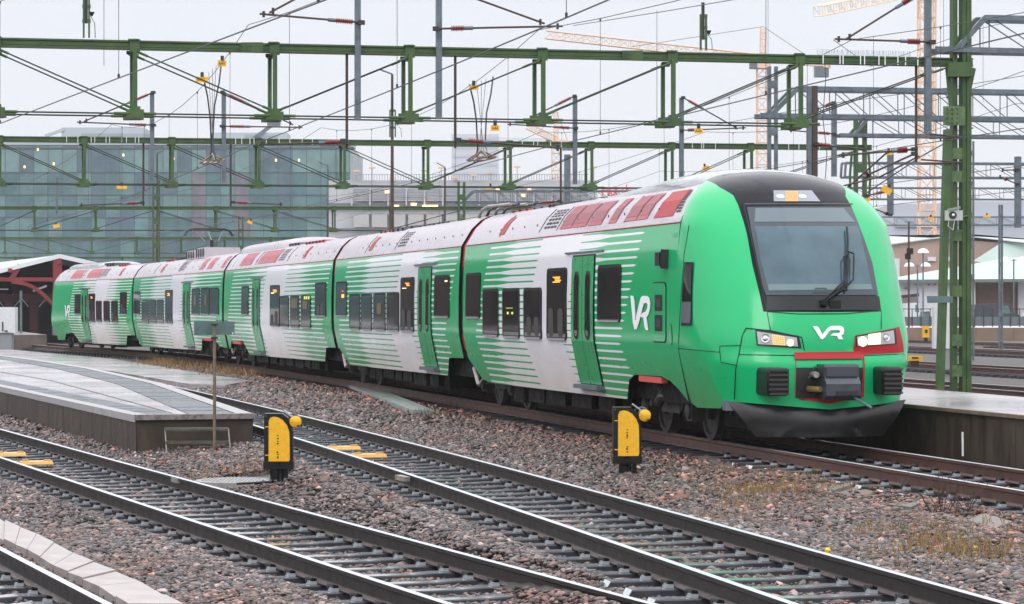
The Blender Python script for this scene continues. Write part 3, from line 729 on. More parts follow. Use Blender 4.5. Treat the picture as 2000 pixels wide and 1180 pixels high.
bogie(CARS[3], 1.7, 4.3); bogie(CARS[2], CARS[2]['L'] - 4.3, CARS[2]['L'] - 1.7)
bogie(CARS[3], CARS[3]['L'] - 2.6, CARS[3]['L'] - .1); bogie(CARS[4], CARS[4]['L'] - 4.6, CARS[4]['L'] - 2.0)
for k, uu in ((0, None), (2, None), (3, None)):
    c = CARS[k]; rb = MB()
    if k == 0: xa, xb, yy = 1247, 1290, 735
    elif k == 2: xa, xb, yy = 455, 470, 667
    else: xa, xb, yy = 398, 412, 661
    ua, z = side_uz(c, xa, yy); ub, _ = side_uz(c, xb, yy)
    rb.box(W3(c, (ua + ub) / 2, 1.44, z - .03), (abs(ua - ub), .10, .09), mat('red_lifting_mark', (.55, .06, .05), .5), (c['d'], c['e'], Vector((0, 0, 1)))); rb.build('lifting_bracket', c['body'], TO)
# bright link bars under the joints
for k in range(1, 5):
    c = CARS[k - 1]; L = c['L']; mb = MB()
    mb.tube([W3(c, L - .28, 1.36, 1.06), W3(c, L + .3, 1.36, 1.06)], .06, STEEL, 8)
    mb.bar(W3(c, L - .5, 1.36, 1.0), W3(c, L - .28, 1.36, 1.14), .08, .25, DARKM); mb.bar(W3(c, L + .3, 1.36, 1.14), W3(c, L + .5, 1.36, 1.0), .08, .25, DARKM)
    mb.tube([W3(c, L + .1, 1.30, .75), W3(c, L - .35, 1.30, .42)], .05, STEEL, 8); mb.tube([W3(c, L - .35, 1.30, .42), W3(c, L - .95, 1.30, .62)], .03, STEEL, 8)
    mb.tube([W3(c, L + .35, 1.28, .95), W3(c, L - .2, 1.28, .5), W3(c, L - .9, 1.28, .9)], .022, DARKM, 6)
    mb.build('coupling_link', train, TO, smooth=40)
# roof: shoulder panels ------------------------------------------
SH = [(1.50, 3.30), (1.34, 3.56), (1.15, 3.74)]
def shp(c, u, t, off=.008):
    t *= 2; i = 0 if t < 1 else 1; f = t - i; a, b = SH[i], SH[i + 1]; w = a[0] + (b[0] - a[0]) * f; z = a[1] + (b[1] - a[1]) * f
    nx, nz = (b[1] - a[1]), -(b[0] - a[0]); q = math.hypot(nx, nz); return W3(c, u, w + nx / q * off, z + nz / q * off)
def shu(c, x): return side_uz(c, x, 450, w=1.5)[0]
GRILLE = mat('grille_black', (.02, .012, .012), .6)
RP = [([(1091, 1114, 0), (1116, 1143, 0), (1146, 1172, 0), (1186, 1201, 0), (1217, 1240.5, 0), (1242, 1262, 0), (1275, 1312, 1)], (1057.6, 1082), (971, 981)),
      ([], (773, 788), (716.5, 723)), ([(466.6, 489, 0), (501.7, 537, 0)], (540.6, 552.5), (588, 593)),
      ([(387.7, 395.5, 0), (402.6, 412, 0), (430, 436, 0)], (345.7, 357.6), (311, 315)), ([(137, 157, 0), (167.8, 192.7, 0)], (195, 205.7), (230, 234))]
for k, (pn_, gr, rd) in enumerate(RP):
    c = CARS[k]
    for xa, xb, sol in pn_:
        ua, ub = shu(c, xa), shu(c, xb); mb = MB()
        mb.grid([[shp(c, ua, t), shp(c, ub, t)] for t in (.04, .499, .501, .94)], REDP if sol else PINK)
        if not sol and k == 0: mb.grid([[shp(c, ua + .04 * (1 if ub > ua else -1), t, .012), shp(c, ub - .04 * (1 if ub > ua else -1), t, .012)] for t in (.16, .499, .501, .88)], mat('fine_mesh', (.28, .09, .11), .6))
        mb.build('roof_mesh_panel', c['body'], TO)
    ua, ub = sorted((shu(c, gr[0]), shu(c, gr[1]))); mb = MB()
    for i in range(4):
        for j in range(6):
            x0 = ua + (ub - ua) * (i + .15) / 4; x1 = ua + (ub - ua) * (i + .85) / 4; t0 = .1 + .8 * (j + .2) / 6; t1 = .1 + .8 * (j + .75) / 6
            mb.grid([[shp(c, x0, t0), shp(c, x1, t0)], [shp(c, x0, t1), shp(c, x1, t1)]], GRILLE)
    mb.build('roof_grille', c['body'], TO)
    ua, ub = shu(c, rd[0]), shu(c, rd[1]); mb = MB(); mb.grid([[shp(c, ua, t), shp(c, ub, t)] for t in (.1, .499, .501, .85)], REDP); mb.build('roof_step_recess', c['body'], TO)
c = C1; ua, ub = shu(c, 1335), shu(c, 1341); mb = MB()
for j in range(9):
    t0 = .14 + .78 * j / 9; uu = ua + (ub - ua) * .5 - .0
    uu = Ub(3.30 + .44 * t0) + .34
    mb.grid([[shp(c, uu - .12, t0), shp(c, uu + .12, t0)], [shp(c, uu - .12, t0 + .055), shp(c, uu + .12, t0 + .055)]], GRILLE)
mb.build('roof_grille', c['body'], TO)
# seams across roof + body
for k, xs in enumerate([(1086, 1052, 1218, 975), (770, 712), (498, 560), (350, 300), (195, 160)]):
    c = CARS[k]
    for x in xs:
        u = shu(c, x); mb = MB(); mb.tube([shp(c, u, t, .004) for t in (0.02, .5, .97)], .007, DARKM, 4); mb.build('roof_seam', c['body'], TO)
    for x in range(14):
        u = (2.6 if k == 0 else .8) + x * (c['L'] - 3.5) / 14; mb = MB(); mb.box(shp(c, u, .28, .006), (.02, .012, .05), GRILLE, (c['d'], c['e'], Vector((0, 0, 1)))); mb.build('drain_slot', c['body'], TO)
# roof equipment --------------------------------------------------
def fairing(c, u0, u1, hw, ztop, m, name='roof_fairing', taper=.8, tr=.8):
    mb = MB(); rows = []
    n = 26; L_ = u1 - u0
    for i in range(n + 1):
        t = i / n; u = u0 + L_ * t; e0 = min(1, t * L_ / taper) if taper else 1; e1 = min(1, ((1 - t) * L_ / tr)) if tr else 1; s = min(e0 ** .5, e1 ** .62) if min(e0, e1) > 0 else 0.02
        rows.append([W3(c, u, hw * (.82 + .18 * s) * math.cos(a) if True else 0, 3.74 + (ztop - 3.74) * s * math.sin(a) ** .6) for a in [math.pi * j / 14 for j in range(15)]])
    mb.grid(rows, m); return mb.build(name, c['body'], TO, smooth=45)
fairing(C1, 2.45, side_uz(C1, 1118, 410, w=1.0)[0], 1.10, 4.07, WETG, tr=6.5)
def rbox(c, x0, x1, ytop, m, name, w=.75, ww=.5, zb_=3.78):
    u0, z = side_uz(c, x1, ytop, w=w); u1, _ = side_uz(c, x0, ytop, w=w)
    mb = MB(); z = max(z, zb_ + .08)
    rows = []
    L_ = abs(u1 - u0)
    mb.box(W3(c, (u0 + u1) / 2, w, (z + zb_) / 2), (L_, ww, z - zb_), m, (c['d'], c['e'], Vector((0, 0, 1))), taper=.9)
    for i in range(max(2, int(L_ / .5))):
        u = u0 + (i + .5) * (u1 - u0) / max(2, int(L_ / .5)); mb.box(W3(c, u, w + ww / 2 + .0, (z + zb_) / 2), (.05, .04, (z - zb_) * .8), DARKM, (c['d'], c['e'], Vector((0, 0, 1))))
    return mb.build(name, c['body'], TO)
BLKE = mat('roof_equipment_dark', (.03, .034, .038), .4, var=.3)
rbox(C1, 1097, 1111, 400, BLKE, 'roof_unit'); rbox(C1, 1052, 1096, 414, ROOFT, 'cable_duct', .8, .3); rbox(C1, 1014, 1053, 418, REDP, 'roof_red_cover', .8, .35)
pp = MB()
for i in range(4):
    w = .95 - .16 * i; u0 = side_uz(C1, 1012, 424, w=.8)[0]; u1 = side_uz(C1, 950, 430, w=.8)[0]
    pp.tube([W3(C1, u0, w, 4.0), W3(C1, u1 - .9, w, 4.03), W3(C1, u1 - .3, w, 3.98), W3(C1, u1, w, 3.86), W3(C1, u1 + .1, w, 3.7)], .03, BLKE if i % 2 else STEEL, 8)
pp.build('roof_cables', C1['body'], TO, smooth=40)
c = CARS[1]
rbox(c, 756, 782, 450, REDP, 'roof_red_cover', .8, .4); rbox(c, 783, 812, 447, BLKE, 'roof_unit', .8, .5); rbox(c, 808, 830, 440, BLKE, 'roof_unit', .7, .5); rbox(c, 830, 893, 444, BLKE, 'cable_duct', .8, .3)
c = CARS[2]
fairing(c, side_uz(c, 566, 478, w=1)[0], side_uz(c, 471, 480, w=1)[0], 1.12, 4.12, ROOFP)
rbox(c, 562, 612, 473, BLKE, 'roof_unit', .6, .8); rbox(c, 612, 678 - 26, 470, REDP, 'roof_red_cover', .8, .5)
c = CARS[3]
rbox(c, 418, 436, 483, ROOFP, 'roof_unit', .4, 1.4); rbox(c, 398, 416, 489, ROOFP, 'roof_unit', .4, 1.4); rbox(c, 352, 392, 500, BLKE, 'cable_duct', .7, .4); rbox(c, 334, 350, 506, REDP, 'roof_red_cover', .8, .4)
c = CARS[4]
fairing(c, side_uz(c, 205, 512, w=1)[0], c['L'] - 2.45, 1.10, 4.10, WETG)
rbox(c, 205, 240, 513, BLKE, 'roof_unit', .5, .8); rbox(c, 242, 258, 516, REDP, 'roof_red_cover', .8, .5)
# pantograph
c = CARS[3]; u0 = side_uz(c, 334, 506, w=0)[0]; mb = MB(); zc = 5.02
mb.tube([W3(c, u0, 0, 3.95), W3(c, u0 + .2, 0, 4.55)], .07, BLK, 8); mb.tube([W3(c, u0 + .2, 0, 4.55), W3(c, u0 + 1.1, 0, zc - .12)], .03, GALV, 6); mb.tube([W3(c, u0 + .2, .25, 4.5), W3(c, u0 + .9, .5, zc - .12)], .02, GALV, 6)
mb.tube([W3(c, u0 + .2, -.25, 4.5), W3(c, u0 + .9, -.5, zc - .12)], .02, GALV, 6)
for du in (.85, 1.2): mb.tube([W3(c, u0 + du, s * .95, zc - .28) if abs(s) == 1 else W3(c, u0 + du, s * .95, zc - (.06 if abs(s) > .7 else 0)) for s in (-1, -.85, -.6, 0, .6, .85, 1)], .03, DARKM, 6)
for s in (-.6, .6): mb.bar(W3(c, u0 + .85, s, zc - .05), W3(c, u0 + 1.2, s, zc - .05), .04, .04, GALV)
for s in (-.4, .4): mb.lathe(W3(c, u0, s, 3.85), (0, 0, 1), [(0, .08), (.05, .12), (.1, .07), (.15, .12), (.2, .07), (.25, .1)], INSU, 10)
mb.build('pantograph', train, TO, smooth=40)
lm = MB(); lm.lathe(W3(c, u0 - .1, .9, 3.92), (0, 0, 1), [(0, .09), (.12, .09), (.17, .03)], mat('red_lamp', (1, .05, .03), .4, emit=(1, .05, .03), estr=1.5), 10); lm.build('roof_lamp', c['body'], TO)

# ---------------------------------------------------------------- the cab front
CAB = C1['cab']
def lerp(a, b, t): return a + (b - a) * t
def polyl(pts, t):
    n = len(pts) - 1; x = t * n; i = min(int(x), n - 1); f = x - i; return (lerp(pts[i][0], pts[i + 1][0], f), lerp(pts[i][1], pts[i + 1][1], f))
def patch(left, right, m, name, off=.006, nr=8, nc=10, par=None, mb=None, thick=False):
    L_ = [ninv(*p) for p in left]; R_ = [ninv(*p) for p in right]; own = mb is None; mb = mb or MB(); rows = []
    for i in range(nr + 1):
        a, b = polyl(L_, i / nr), polyl(R_, i / nr); rows.append([toW(npt(lerp(a[0], b[0], j / nc), lerp(a[1], b[1], j / nc), off)) for j in range(nc + 1)])
    mb.grid(rows, m)
    if own: return mb.build(name, par or CAB, TO, smooth=50)
def npoly(px, m, mb, off=.012):
    mb.poly([toW(npt(*ninv(x, y), off)) for x, y in px], m)
wl = [(1453, 400), (1465, 457), (1478.5, 518), (1489, 563), (1496, 594)]; wr = [(1666.5, 400), (1686, 455), (1706.5, 513), (1715.5, 563), (1719.5, 594)]
patch([(1459, 405)] + [(1468, 457), (1481, 518), (1491, 563), (1496.5, 577)], [(1663, 405), (1683, 455), (1703.5, 513), (1712.5, 563), (1714.5, 577)], GLASSM, 'windscreen', .006, 14, 14)
ws = [o for o in CAB.children if o.name.startswith('windscreen')][0]
patch([(1474, 443), (1485, 505), (1501, 569)], [(1675, 443), (1690, 505), (1704, 566.5)], GLASSF, 'windscreen_pane', .010, 12, 12, ws)
patch([(1475.5, 407.5), (1473.6, 434.5)], [(1647, 407.5), (1669.4, 434.5)], GLASSU, 'sun_blind', .010, 5, 12, ws)
patch([(1454, 397.5), (1454.4, 400)], [(1665, 397.5), (1666, 400)], DARKM, 'mask_groove', .004, 1, 12)
patch([(1497, 579), (1498.5, 607)], [(1716.5, 579), (1720, 606)], MASKD, 'lower_mask', .010, 4, 14)
dk = MB(); npoly([(1586, 573), (1592, 563), (1613, 563), (1620, 573)], mat('desk_shape', (.012, .030, .030), .5), dk, .014); dk.build('cab_desk', ws, TO)
ws2 = MB(); patch([(1500, 556), (1502, 568)], [(1700, 556), (1703, 566)], mat('windscreen_low_band', (.10, .16, .165), .2), '', .0125, 3, 12, mb=ws2); ws2.build('desk_band', ws, TO)
# destination display
patch([(1510.5, 373), (1511, 394.5)], [(1585, 373), (1602, 394.5)], mat('display_glass', (.17, .19, .21), .12, coat=.5), 'destination_display', .010, 3, 8)
dd = [o for o in CAB.children if o.name.startswith('destination')][0]
mb = MB()
for i in range(11):
    for j in range(8):
        if (i * 3 + j * 5) % 7 == 0 and 2 < j < 6: continue
        x = 1534.5 + i * 2.15; y = 375.2 + j * 2.5; npoly([(x, y), (x + 1.7, y), (x + 1.7, y + 2.1), (x, y + 2.1)], mat('display_led', (.2, .08, .02), .6, emit=(1, .42, .10), estr=1.1), mb, .014)
mb.build('led_matrix', dd, TO)
for x in (1524, 1567):
    w, z = ninv(x, 385); q = toW(npt(w, z, .012)); lamp = MB(); n_ = (toW(npt(w, z, .1)) - toW(npt(w, z, 0))).normalized(); lamp.lathe(q, n_, [(0, .065), (.006, .06), (.01, .03)], CHR, 16); lamp.build('marker_lamp', dd, TO)
# headlamps
def headlamp(outer, inner, dim, led, bright, name='headlight'):
    mb = MB(); n4 = lambda p: ([p[0], p[3]], [p[1], p[2]])
    l, r = n4(outer); patch(l, r, MASKD, '', .012, 3, 6, mb=mb); l, r = n4(inner); patch(l, r, LENS, '', .018, 3, 6, mb=mb)
    h = mb.build(name, CAB, TO, smooth=50)
    mb = MB(); l, r = n4(led)
    for i in range(6):
        for j in range(5):
            f = lambda s, t: (lerp(lerp(l[0][0], r[0][0], s), lerp(l[1][0], r[1][0], s), t), lerp(lerp(l[0][1], r[0][1], s), lerp(l[1][1], r[1][1], s), t))
            a, b, cc_, d_ = f(i / 6 + .01, j / 5 + .01), f((i + .86) / 6, j / 5 + .01), f((i + .86) / 6, (j + .86) / 5), f(i / 6 + .01, (j + .86) / 5)
            npoly([a, b, cc_, d_], LEDW if name2 == 'r' else LEDA, mb, .024)
    mb.build('led_block', h, TO)
    for (x, y, r_), m in ((dim, CHR), (bright, LEDW)):
        w, z = ninv(x, y); q = toW(npt(w, z, .018)); n_ = (toW(npt(w, z, .1)) - toW(npt(w, z, 0))).normalized(); lp = MB()
        lp.lathe(q, n_, [(0, r_), (.012, r_ * .95), (.006, r_ * .7), (.004, r_ * .65), (.016, r_ * .4), (.018, .005)], m, 18); lp.build('lamp', h, TO, smooth=40)
name2 = 'l'
headlamp([(1475, 643.8), (1560, 656), (1565, 680.5), (1478, 674.5)], [(1478.5, 648), (1555.5, 660), (1558, 677), (1481, 672.5)], (1495, 661.5, .065), [(1507, 654), (1532, 657.5), (1534, 675), (1509, 674)], (1543, 669.5, .05))
name2 = 'r'
pr = MB(); patch([(1669.5, 655.5), (1666, 684), (1684, 693.5)], [(1755.5, 638.5), (1762, 665), (1765, 688)], REDP, '', .007, 6, 10, mb=pr); pr.build('red_corner_panel', CAB, TO, smooth=50)
headlamp([(1671, 656), (1748, 642.5), (1751, 672.5), (1671, 678)], [(1673, 658.5), (1743.5, 645.5), (1746, 671), (1674, 676)], (1729, 659.5, .06), [(1694.5, 653.5), (1718, 650), (1718, 673), (1694.5, 674)], (1684, 667.5, .07))
# badge
VR1 = [(1148, 152), (1180, 152), (1196, 162), (1222, 214), (1262, 165), (1288, 150), (1365, 148), (1388, 160), (1393, 185), (1388, 210), (1370, 222), (1385, 252), (1350, 252), (1335, 225), (1286, 222), (1308, 205), (1350, 203), (1361, 195), (1361, 186), (1350, 180), (1292, 180), (1278, 188), (1240, 240), (1222, 253), (1208, 246), (1195, 225)]
mb = MB(); npoly([(1300 + x / 4, 600 + y / 4) for x, y in VR1], WHITE, mb, .012); mb.build('vr_logo', CAB, TO)
# bumper: coupler opening, frame, coupler, buffers
patch([(1552, 692), (1552, 776), (1566, 782)], [(1682, 692), (1684, 776), (1672, 782)], mat('opening_black', (.006, .006, .006), .7), 'coupler_opening', .006, 6, 8)
mb = MB()
patch([(1550, 688), (1552, 703)], [(1682, 686), (1684, 702)], REDP, '', .030, 2, 8, mb=mb)
patch([(1683, 690), (1680, 776)], [(1687, 700), (1686, 776)], REDD, '', .022, 5, 2, mb=mb)
patch([(1552, 700), (1552, 776)], [(1553.5, 700), (1553.5, 776)], REDD, '', .015, 5, 1, mb=mb)
patch([(1556, 778), (1617, 788.5)], [(1672, 778), (1618, 789)], REDP, '', .014, 2, 8, mb=mb)
mb.build('red_opening_frame', CAB, TO)
ax = (C1['d'], C1['e'], Vector((0, 0, 1)))
def at_u(u, x, y):
    r = (x - 1000) / F; O, d, e = C1['O'], C1['d'], C1['e']
    w = (r * (O.y + d.y * u) - O.x - d.x * u) / (e.x - r * e.y); Z = O.y + d.y * u + e.y * w; return w, H + (600 - y) * Z / F
wc, zc1 = at_u(-.4, 1645, 712); _, zc0 = at_u(-.4, 1645, 781)
mb = MB(); wd = .25
def cshape(pts, w0, w1, m):
    mb.grid([[toW((u, w0, z)), toW((u, w1, z))] for u, z in pts], m)
    for w in (w0, w1): mb.poly([toW((u, w, z)) for u, z in pts] + [toW((.02, w, pts[-1][1])), toW((.02, w, pts[0][1]))], m)
zm = (zc1 + zc0) / 2; hh = zc1 - zc0
cshape([(.0, zc1), (-.36, zc1), (-.38, zc1 - .04), (-.38, zc1 - hh * .36), (-.46, zc1 - hh * .55), (-.46, zc0 + hh * .12), (-.36, zc0), (0, zc0)], wc - wd, wc + wd, COUP)
mb.box(toW((-.39, wc, zc1 - hh * .2)), (.03, .46, hh * .26), mat('coupler_cover', (.028, .034, .042), .3, coat=.4), ax)
mb.box(toW((-.47, wc - .05, zc0 + hh * .2)), (.03, .30, .05), DARKM, ax)
mb.tube([toW((-.1, wc + .33, zm + .1)), toW((-.28, wc + .33, zm + .1))], .045, STEEL, 8); mb.tube([toW((-.05, wc + .38, zm - .1)), toW((-.3, wc + .28, zm - .1))], .04, mat('brass', (.45, .3, .1), .35, metal=.6), 8)
mb.tube([toW((-.12, wc + .30, zm + .2)), toW((-.2, wc + .42, zm + .05)), toW((-.1, wc + .45, zm - .15))], .018, DARKM, 6)
mb.tube([toW((-.40, wc - .17, zc0 + .03)), toW((-.75, wc - .30, zc0 - .10))], .018, GALV, 6)
mb.build('coupler', train, TO)
for s, (x0, x1, y0, y1) in ((1, (1500, 1543, 719, 774)), (-1, (1724, 1765, 717, 772))):
    u = -.40; w1, z1 = at_u(u, x0, y0); w0, z0 = at_u(u, x1, y1); mb = MB(); rows = []
    for uu, g_ in ((.5, 0), (u + .05, 0), (u, .03)):
        rows.append([toW((uu, w, z)) for w, z in rr(w0 + g_, w1 - g_, z0 + g_, z1 - g_, .05, 3)])
    for r in rows: r.append(r[0])
    mb.grid(rows, BLK); mb.poly(rows[-1][:-1], BLK)
    for i in range(6):
        z = z0 + (z1 - z0) * (i + .5) / 6; mb.box(toW((u - .01, (w0 + w1) / 2, z)), (.05, (w1 - w0) * .86, .028), mat('buffer_rib', (.03, .028, .026), .3), ax)
    mb.build('crash_buffer', train, TO, smooth=30)
    continue
    rcs = MB(); rcs.grid([[toW(npt(w, z, .004)) for w in np.linspace(w0 - .05, w1 + .05, 5)] for z in (z0 - .05, z1 + .06)], SEAM); rcs.build('buffer_recess', CAB, TO)
# plough
mb = MB(); rows = []
for i in range(6):
    t = i / 5; r = []
    for j in range(25):
        s = -1 + j / 12; w = lerp(1.33, .93, t) * s; u = lerp(-.02 + .50 * abs(s) ** 1.6, .0 + .32 * abs(s) ** 1.6, t) - .07 * math.sin(math.pi * t)
        z = lerp(.55 + .12 * abs(s), .17, t); r.append(toW((u, w, z)))
    rows.append(r)
mb.grid(rows, PLOW); back = [[p + C1['d'] * .04 for p in r] for r in rows]; mb.grid(back, PLOW, flip=True)
mb.grid([[rows[i][0], back[i][0]] for i in range(6)], PLOW); mb.grid([[rows[i][-1], back[i][-1]] for i in range(6)], PLOW); mb.grid([rows[0], back[0]], PLOW); mb.grid([rows[-1], back[-1]], PLOW)
mb.box(toW((.55, 1.26, .60)), (.22, .14, .13), GALV, ax)
for s in (1, -1): mb.bar(toW((.5, s * 1.2, .5)), toW((1.5, s * 1.0, .7)), .08, .1, UND)
mb.build('snow_plough', train, TO, smooth=40)
mb = MB(); mb.box(toW((1.7, 0, .72)), (1.6, 2.2, .3), UND, ax); mb.box(toW((1.5, 0, .42)), (1.2, 1.7, .34), UND, ax); mb.build('front_underframe', CAB, TO)
# wiper
mb = MB()
def nl(pts, r, off, m=BLK):
    mb.tube([toW(npt(*ninv(x, y), off)) for x, y in subd([(a, b, 0) for a, b in pts], 4) for x, y in [(x, y)]] if False else [toW(npt(*ninv(q.x, q.y), off)) for q in subd([(a, b, 0) for a, b in pts], 4)], r, m, 6)
nl([(1651.5, 449), (1653, 480), (1652, 510), (1650.5, 571)], .016, .055)
nl([(1603, 592), (1608, 588), (1646, 554), (1645, 510)], .012, .075); nl([(1606, 595), (1612, 590), (1655, 560), (1662, 552), (1663, 502), (1651, 498)], .012, .08); nl([(1611, 590), (1650, 558), (1653, 500)], .016, .07)
nl([(1645, 508), (1654, 498)], .016, .07)
w, z = ninv(1607, 594); mb.box(toW(npt(w, z, .04)), (.08, .10, .07), BLK, ax); w, z = ninv(1630, 596); mb.box(toW(npt(w, z, .02)), (.04, .16, .11), BLK, ax)
mb.build('windscreen_wiper', CAB, TO, smooth=40)
# seams on the cab
mb = MB()
def seam(px, r=.006, m=SEAM): mb.tube([toW(npt(*ninv(q.x, q.y), .001)) for q in subd([(a, b, 0) for a, b in px], 5)], r, m, 4)
seam([(1453, 400), (1466, 457), (1479, 518), (1490, 563), (1498, 608), (1505, 646)]); seam([(1498, 609), (1560, 613.5), (1650, 613), (1721, 607)], .008); seam([(1721, 607), (1721.5, 643)])
seam([(1457, 641), (1505, 646), (1566, 659), (1571, 684)], .007, FRM); seam([(1457, 641), (1450, 655), (1443, 693), (1437, 720), (1434, 780)], .007, FRM); seam([(1443, 693), (1551, 695)], .008, FRM)
seam([(1325, 680), (1360, 684), (1406, 688), (1408, 708), (1440, 714)], .006, FRM); seam([(1406, 676), (1446, 675)], .006, FRM); seam([(1406, 688), (1406, 676)], .006, FRM)
seam([(1686, 695), (1766, 692)], .007, FRM)
mb.build('panel_seams', CAB, TO)
# cab side window, camera housing, equipment hatch, lettering on carriage 1
def wside(u, z):
    s = max(0, min(1, (u - U0(z)) / (Ub(z) - U0(z)))); p = pn(z); return Wn(z) * (1 - (1 - s) ** p) ** (1 / p)
def uz_of(x, y): w_, z_ = ninv(x, y); return Un(w_, z_), z_
def spt(u, z, o=0.0): return toW((u - o * .5, wside(u, z) + o, z))
def spatch(left, right, m, off, mb, nr=6, nc=4):
    L_, R_ = [uz_of(*p) for p in left], [uz_of(*p) for p in right]
    mb.grid([[spt(lerp(polyl(L_, i / nr)[0], polyl(R_, i / nr)[0], j / nc), lerp(polyl(L_, i / nr)[1], polyl(R_, i / nr)[1], j / nc), off) for j in range(nc + 1)] for i in range(nr + 1)], m)
cw = MB(); spatch([(1338, 512), (1331, 636)], [(1356, 512), (1352, 636)], FRM, .012, cw); spatch([(1340.5, 518), (1334, 588)], [(1353.5, 518), (1351.5, 588)], GLASS, .018, cw)
spatch([(1334, 590), (1332.5, 631)], [(1351.3, 590), (1350, 631)], mat('light_glass', (.12, .13, .145), .1), .018, cw)
sm_ = MB(); sm_.tube([spt(*uz_of(q.x, q.y), .001) for q in subd([(1346, 440, 0), (1336, 500, 0), (1329, 600, 0), (1325, 682, 0), (1336, 745, 0), (1352, 792, 0)], 6)], .006, FRM, 4); sm_.build('cab_joint', CAB, TO); cw.build('cab_side_window', CAB, TO, smooth=50)
def suz(x, y): return side_uz(C1, x, y)
def spoly(px, m, mb, off=.012, c=C1): mb.poly([sp_(c, *side_uz(c, x, y), off) for x, y in px], m)
s3 = lambda pts: [(850 + x / 3.636, 360 + y / 3.636) for x, y in pts]
VRS = [(1391, 790), (1413, 793), (1421, 830), (1428, 955), (1455, 840), (1466, 803), (1480, 792), (1512, 794), (1526, 806), (1533, 840), (1531, 885), (1520, 925), (1506, 945), (1519, 1037), (1500, 1036), (1490, 1008), (1483, 948), (1462, 940), (1474, 915), (1498, 905), (1511, 880), (1513, 855), (1505, 842), (1488, 846), (1478, 880), (1450, 990), (1436, 1030), (1420, 1030), (1409, 985)]
mb = MB(); spoly(s3(VRS), WHITE, mb); mb.build('vr_logo', C1['body'], TO)
mb = MB(); spoly([(127.5 + (850 + x / 3.636 - 1233) / 38 * 9.5, 596 + (360 + y / 3.636 - 577) / 69 * 24) for x, y in VRS], WHITE, mb, .02, CARS[4]); mb.build('vr_logo', CARS[4]['body'], TO)
ua, zt = suz(1302, 552); ub, z_ = suz(1275, 552); _, zb0 = suz(1288, 668); zt = suz(1288, 552)[1]
mb = MB(); fn = lambda u, z, o: sp_(C1, u, z, o)
mb.poly([fn(*p, .004) for p in rr(ua - .01, ub + .01, zb0 - .01, zt + .01, .1)], FRM); mb.poly([fn(*p, .012) for p in rr(ua + .01, ub - .01, zb0 + .01, zt - .01, .1)], mat('hatch_green', GREENP, .2, coat=.4))
um = (ua + ub) / 2
for z in (zt - .30, zb0 + .28):
    mb.poly([fn(*p, .016) for p in rr(um - .20, um + .20, z - .12, z + .12, .02)], FRM); mb.poly([fn(*p, .02) for p in rr(um - .13, um + .13, z - .06, z + .06, .02)], DARKM)
mb.build('equipment_hatch', C1['body'], TO)
mb = MB(); ua, z0 = suz(1306, 506); mb.box(fn(ua + .14, z0, .07), (.24, .14, .20), BLK, ax); mb.bar(fn(ua + .02, z0 - .14, .06), fn(ua + .02, z0 + .14, .06), .12, .03, DARKM); mb.build('side_camera', C1['body'], TO)
for xx, yy in ((1310, 653), (1243, 620)):
    u_, z_ = suz(xx, yy); mb = MB(); mb.poly([fn(u_ + .09 * math.cos(a), z_ + .16 * math.sin(a), .006) for a in [i * math.pi / 8 for i in range(16)]], SEAM); mb.poly([fn(u_ + .08 * math.cos(a), z_ + .15 * math.sin(a), .009) for a in [i * math.pi / 8 for i in range(16)]], mat('hatch_green', GREENP, .2)); mb.poly([fn(u_ - .02, z_ - .04, .013), fn(u_ + .03, z_ - .04, .013), fn(u_ + .03, z_ + .04, .013), fn(u_ - .02, z_ + .04, .013)], LEDGE); mb.build('small_hatch', C1['body'], TO)
def text_mesh(txt, size, m, name, M4, parent=None, org=None, sx=1, font=None, ext=0.0):
    cu = bpy.data.curves.new('tmp', 'FONT'); cu.body = txt; cu.size = size; cu.extrude = ext; cu.align_x = 'LEFT'; cu.resolution_u = 3
    o = bpy.data.objects.new('tmp', cu); COL.objects.link(o); bpy.context.view_layer.update(); dg = bpy.context.evaluated_depsgraph_get()
    me = bpy.data.meshes.new_from_object(o.evaluated_get(dg)); bpy.data.objects.remove(o)
    me.transform(Matrix.Diagonal((sx, 1, 1, 1))); me.transform(M4); me.transform(Matrix.Translation(-Vector(org or (0, 0, 0)))); me.materials.clear(); me.materials.append(m)
    q = bpy.data.objects.new(name, me); COL.objects.link(q)
    if parent: q.parent = parent
    elif org: q.location = org
    return q
def side_mat(c, u, z, off): 
    p = sp_(c, u, z, off); x = -c['d']; y = Vector((0, 0, 1)); n_ = x.cross(y); return Matrix(((x.x, y.x, n_.x, p.x), (x.y, y.y, n_.y, p.y), (x.z, y.z, n_.z, p.z), (0, 0, 0, 1)))
u_, z_ = suz(1280, 510); text_mesh('Grod', .10, WHITE, 'side_lettering', side_mat(C1, u_, z_ , .012), C1['body'], TO, sx=2.2)
u_, z_ = suz(1314, 457); text_mesh('74206', .10, mat('faint_grey', (.12, .42, .26), .5), 'side_number', side_mat(C1, u_, z_ - .05, .012), C1['body'], TO, sx=1.0)
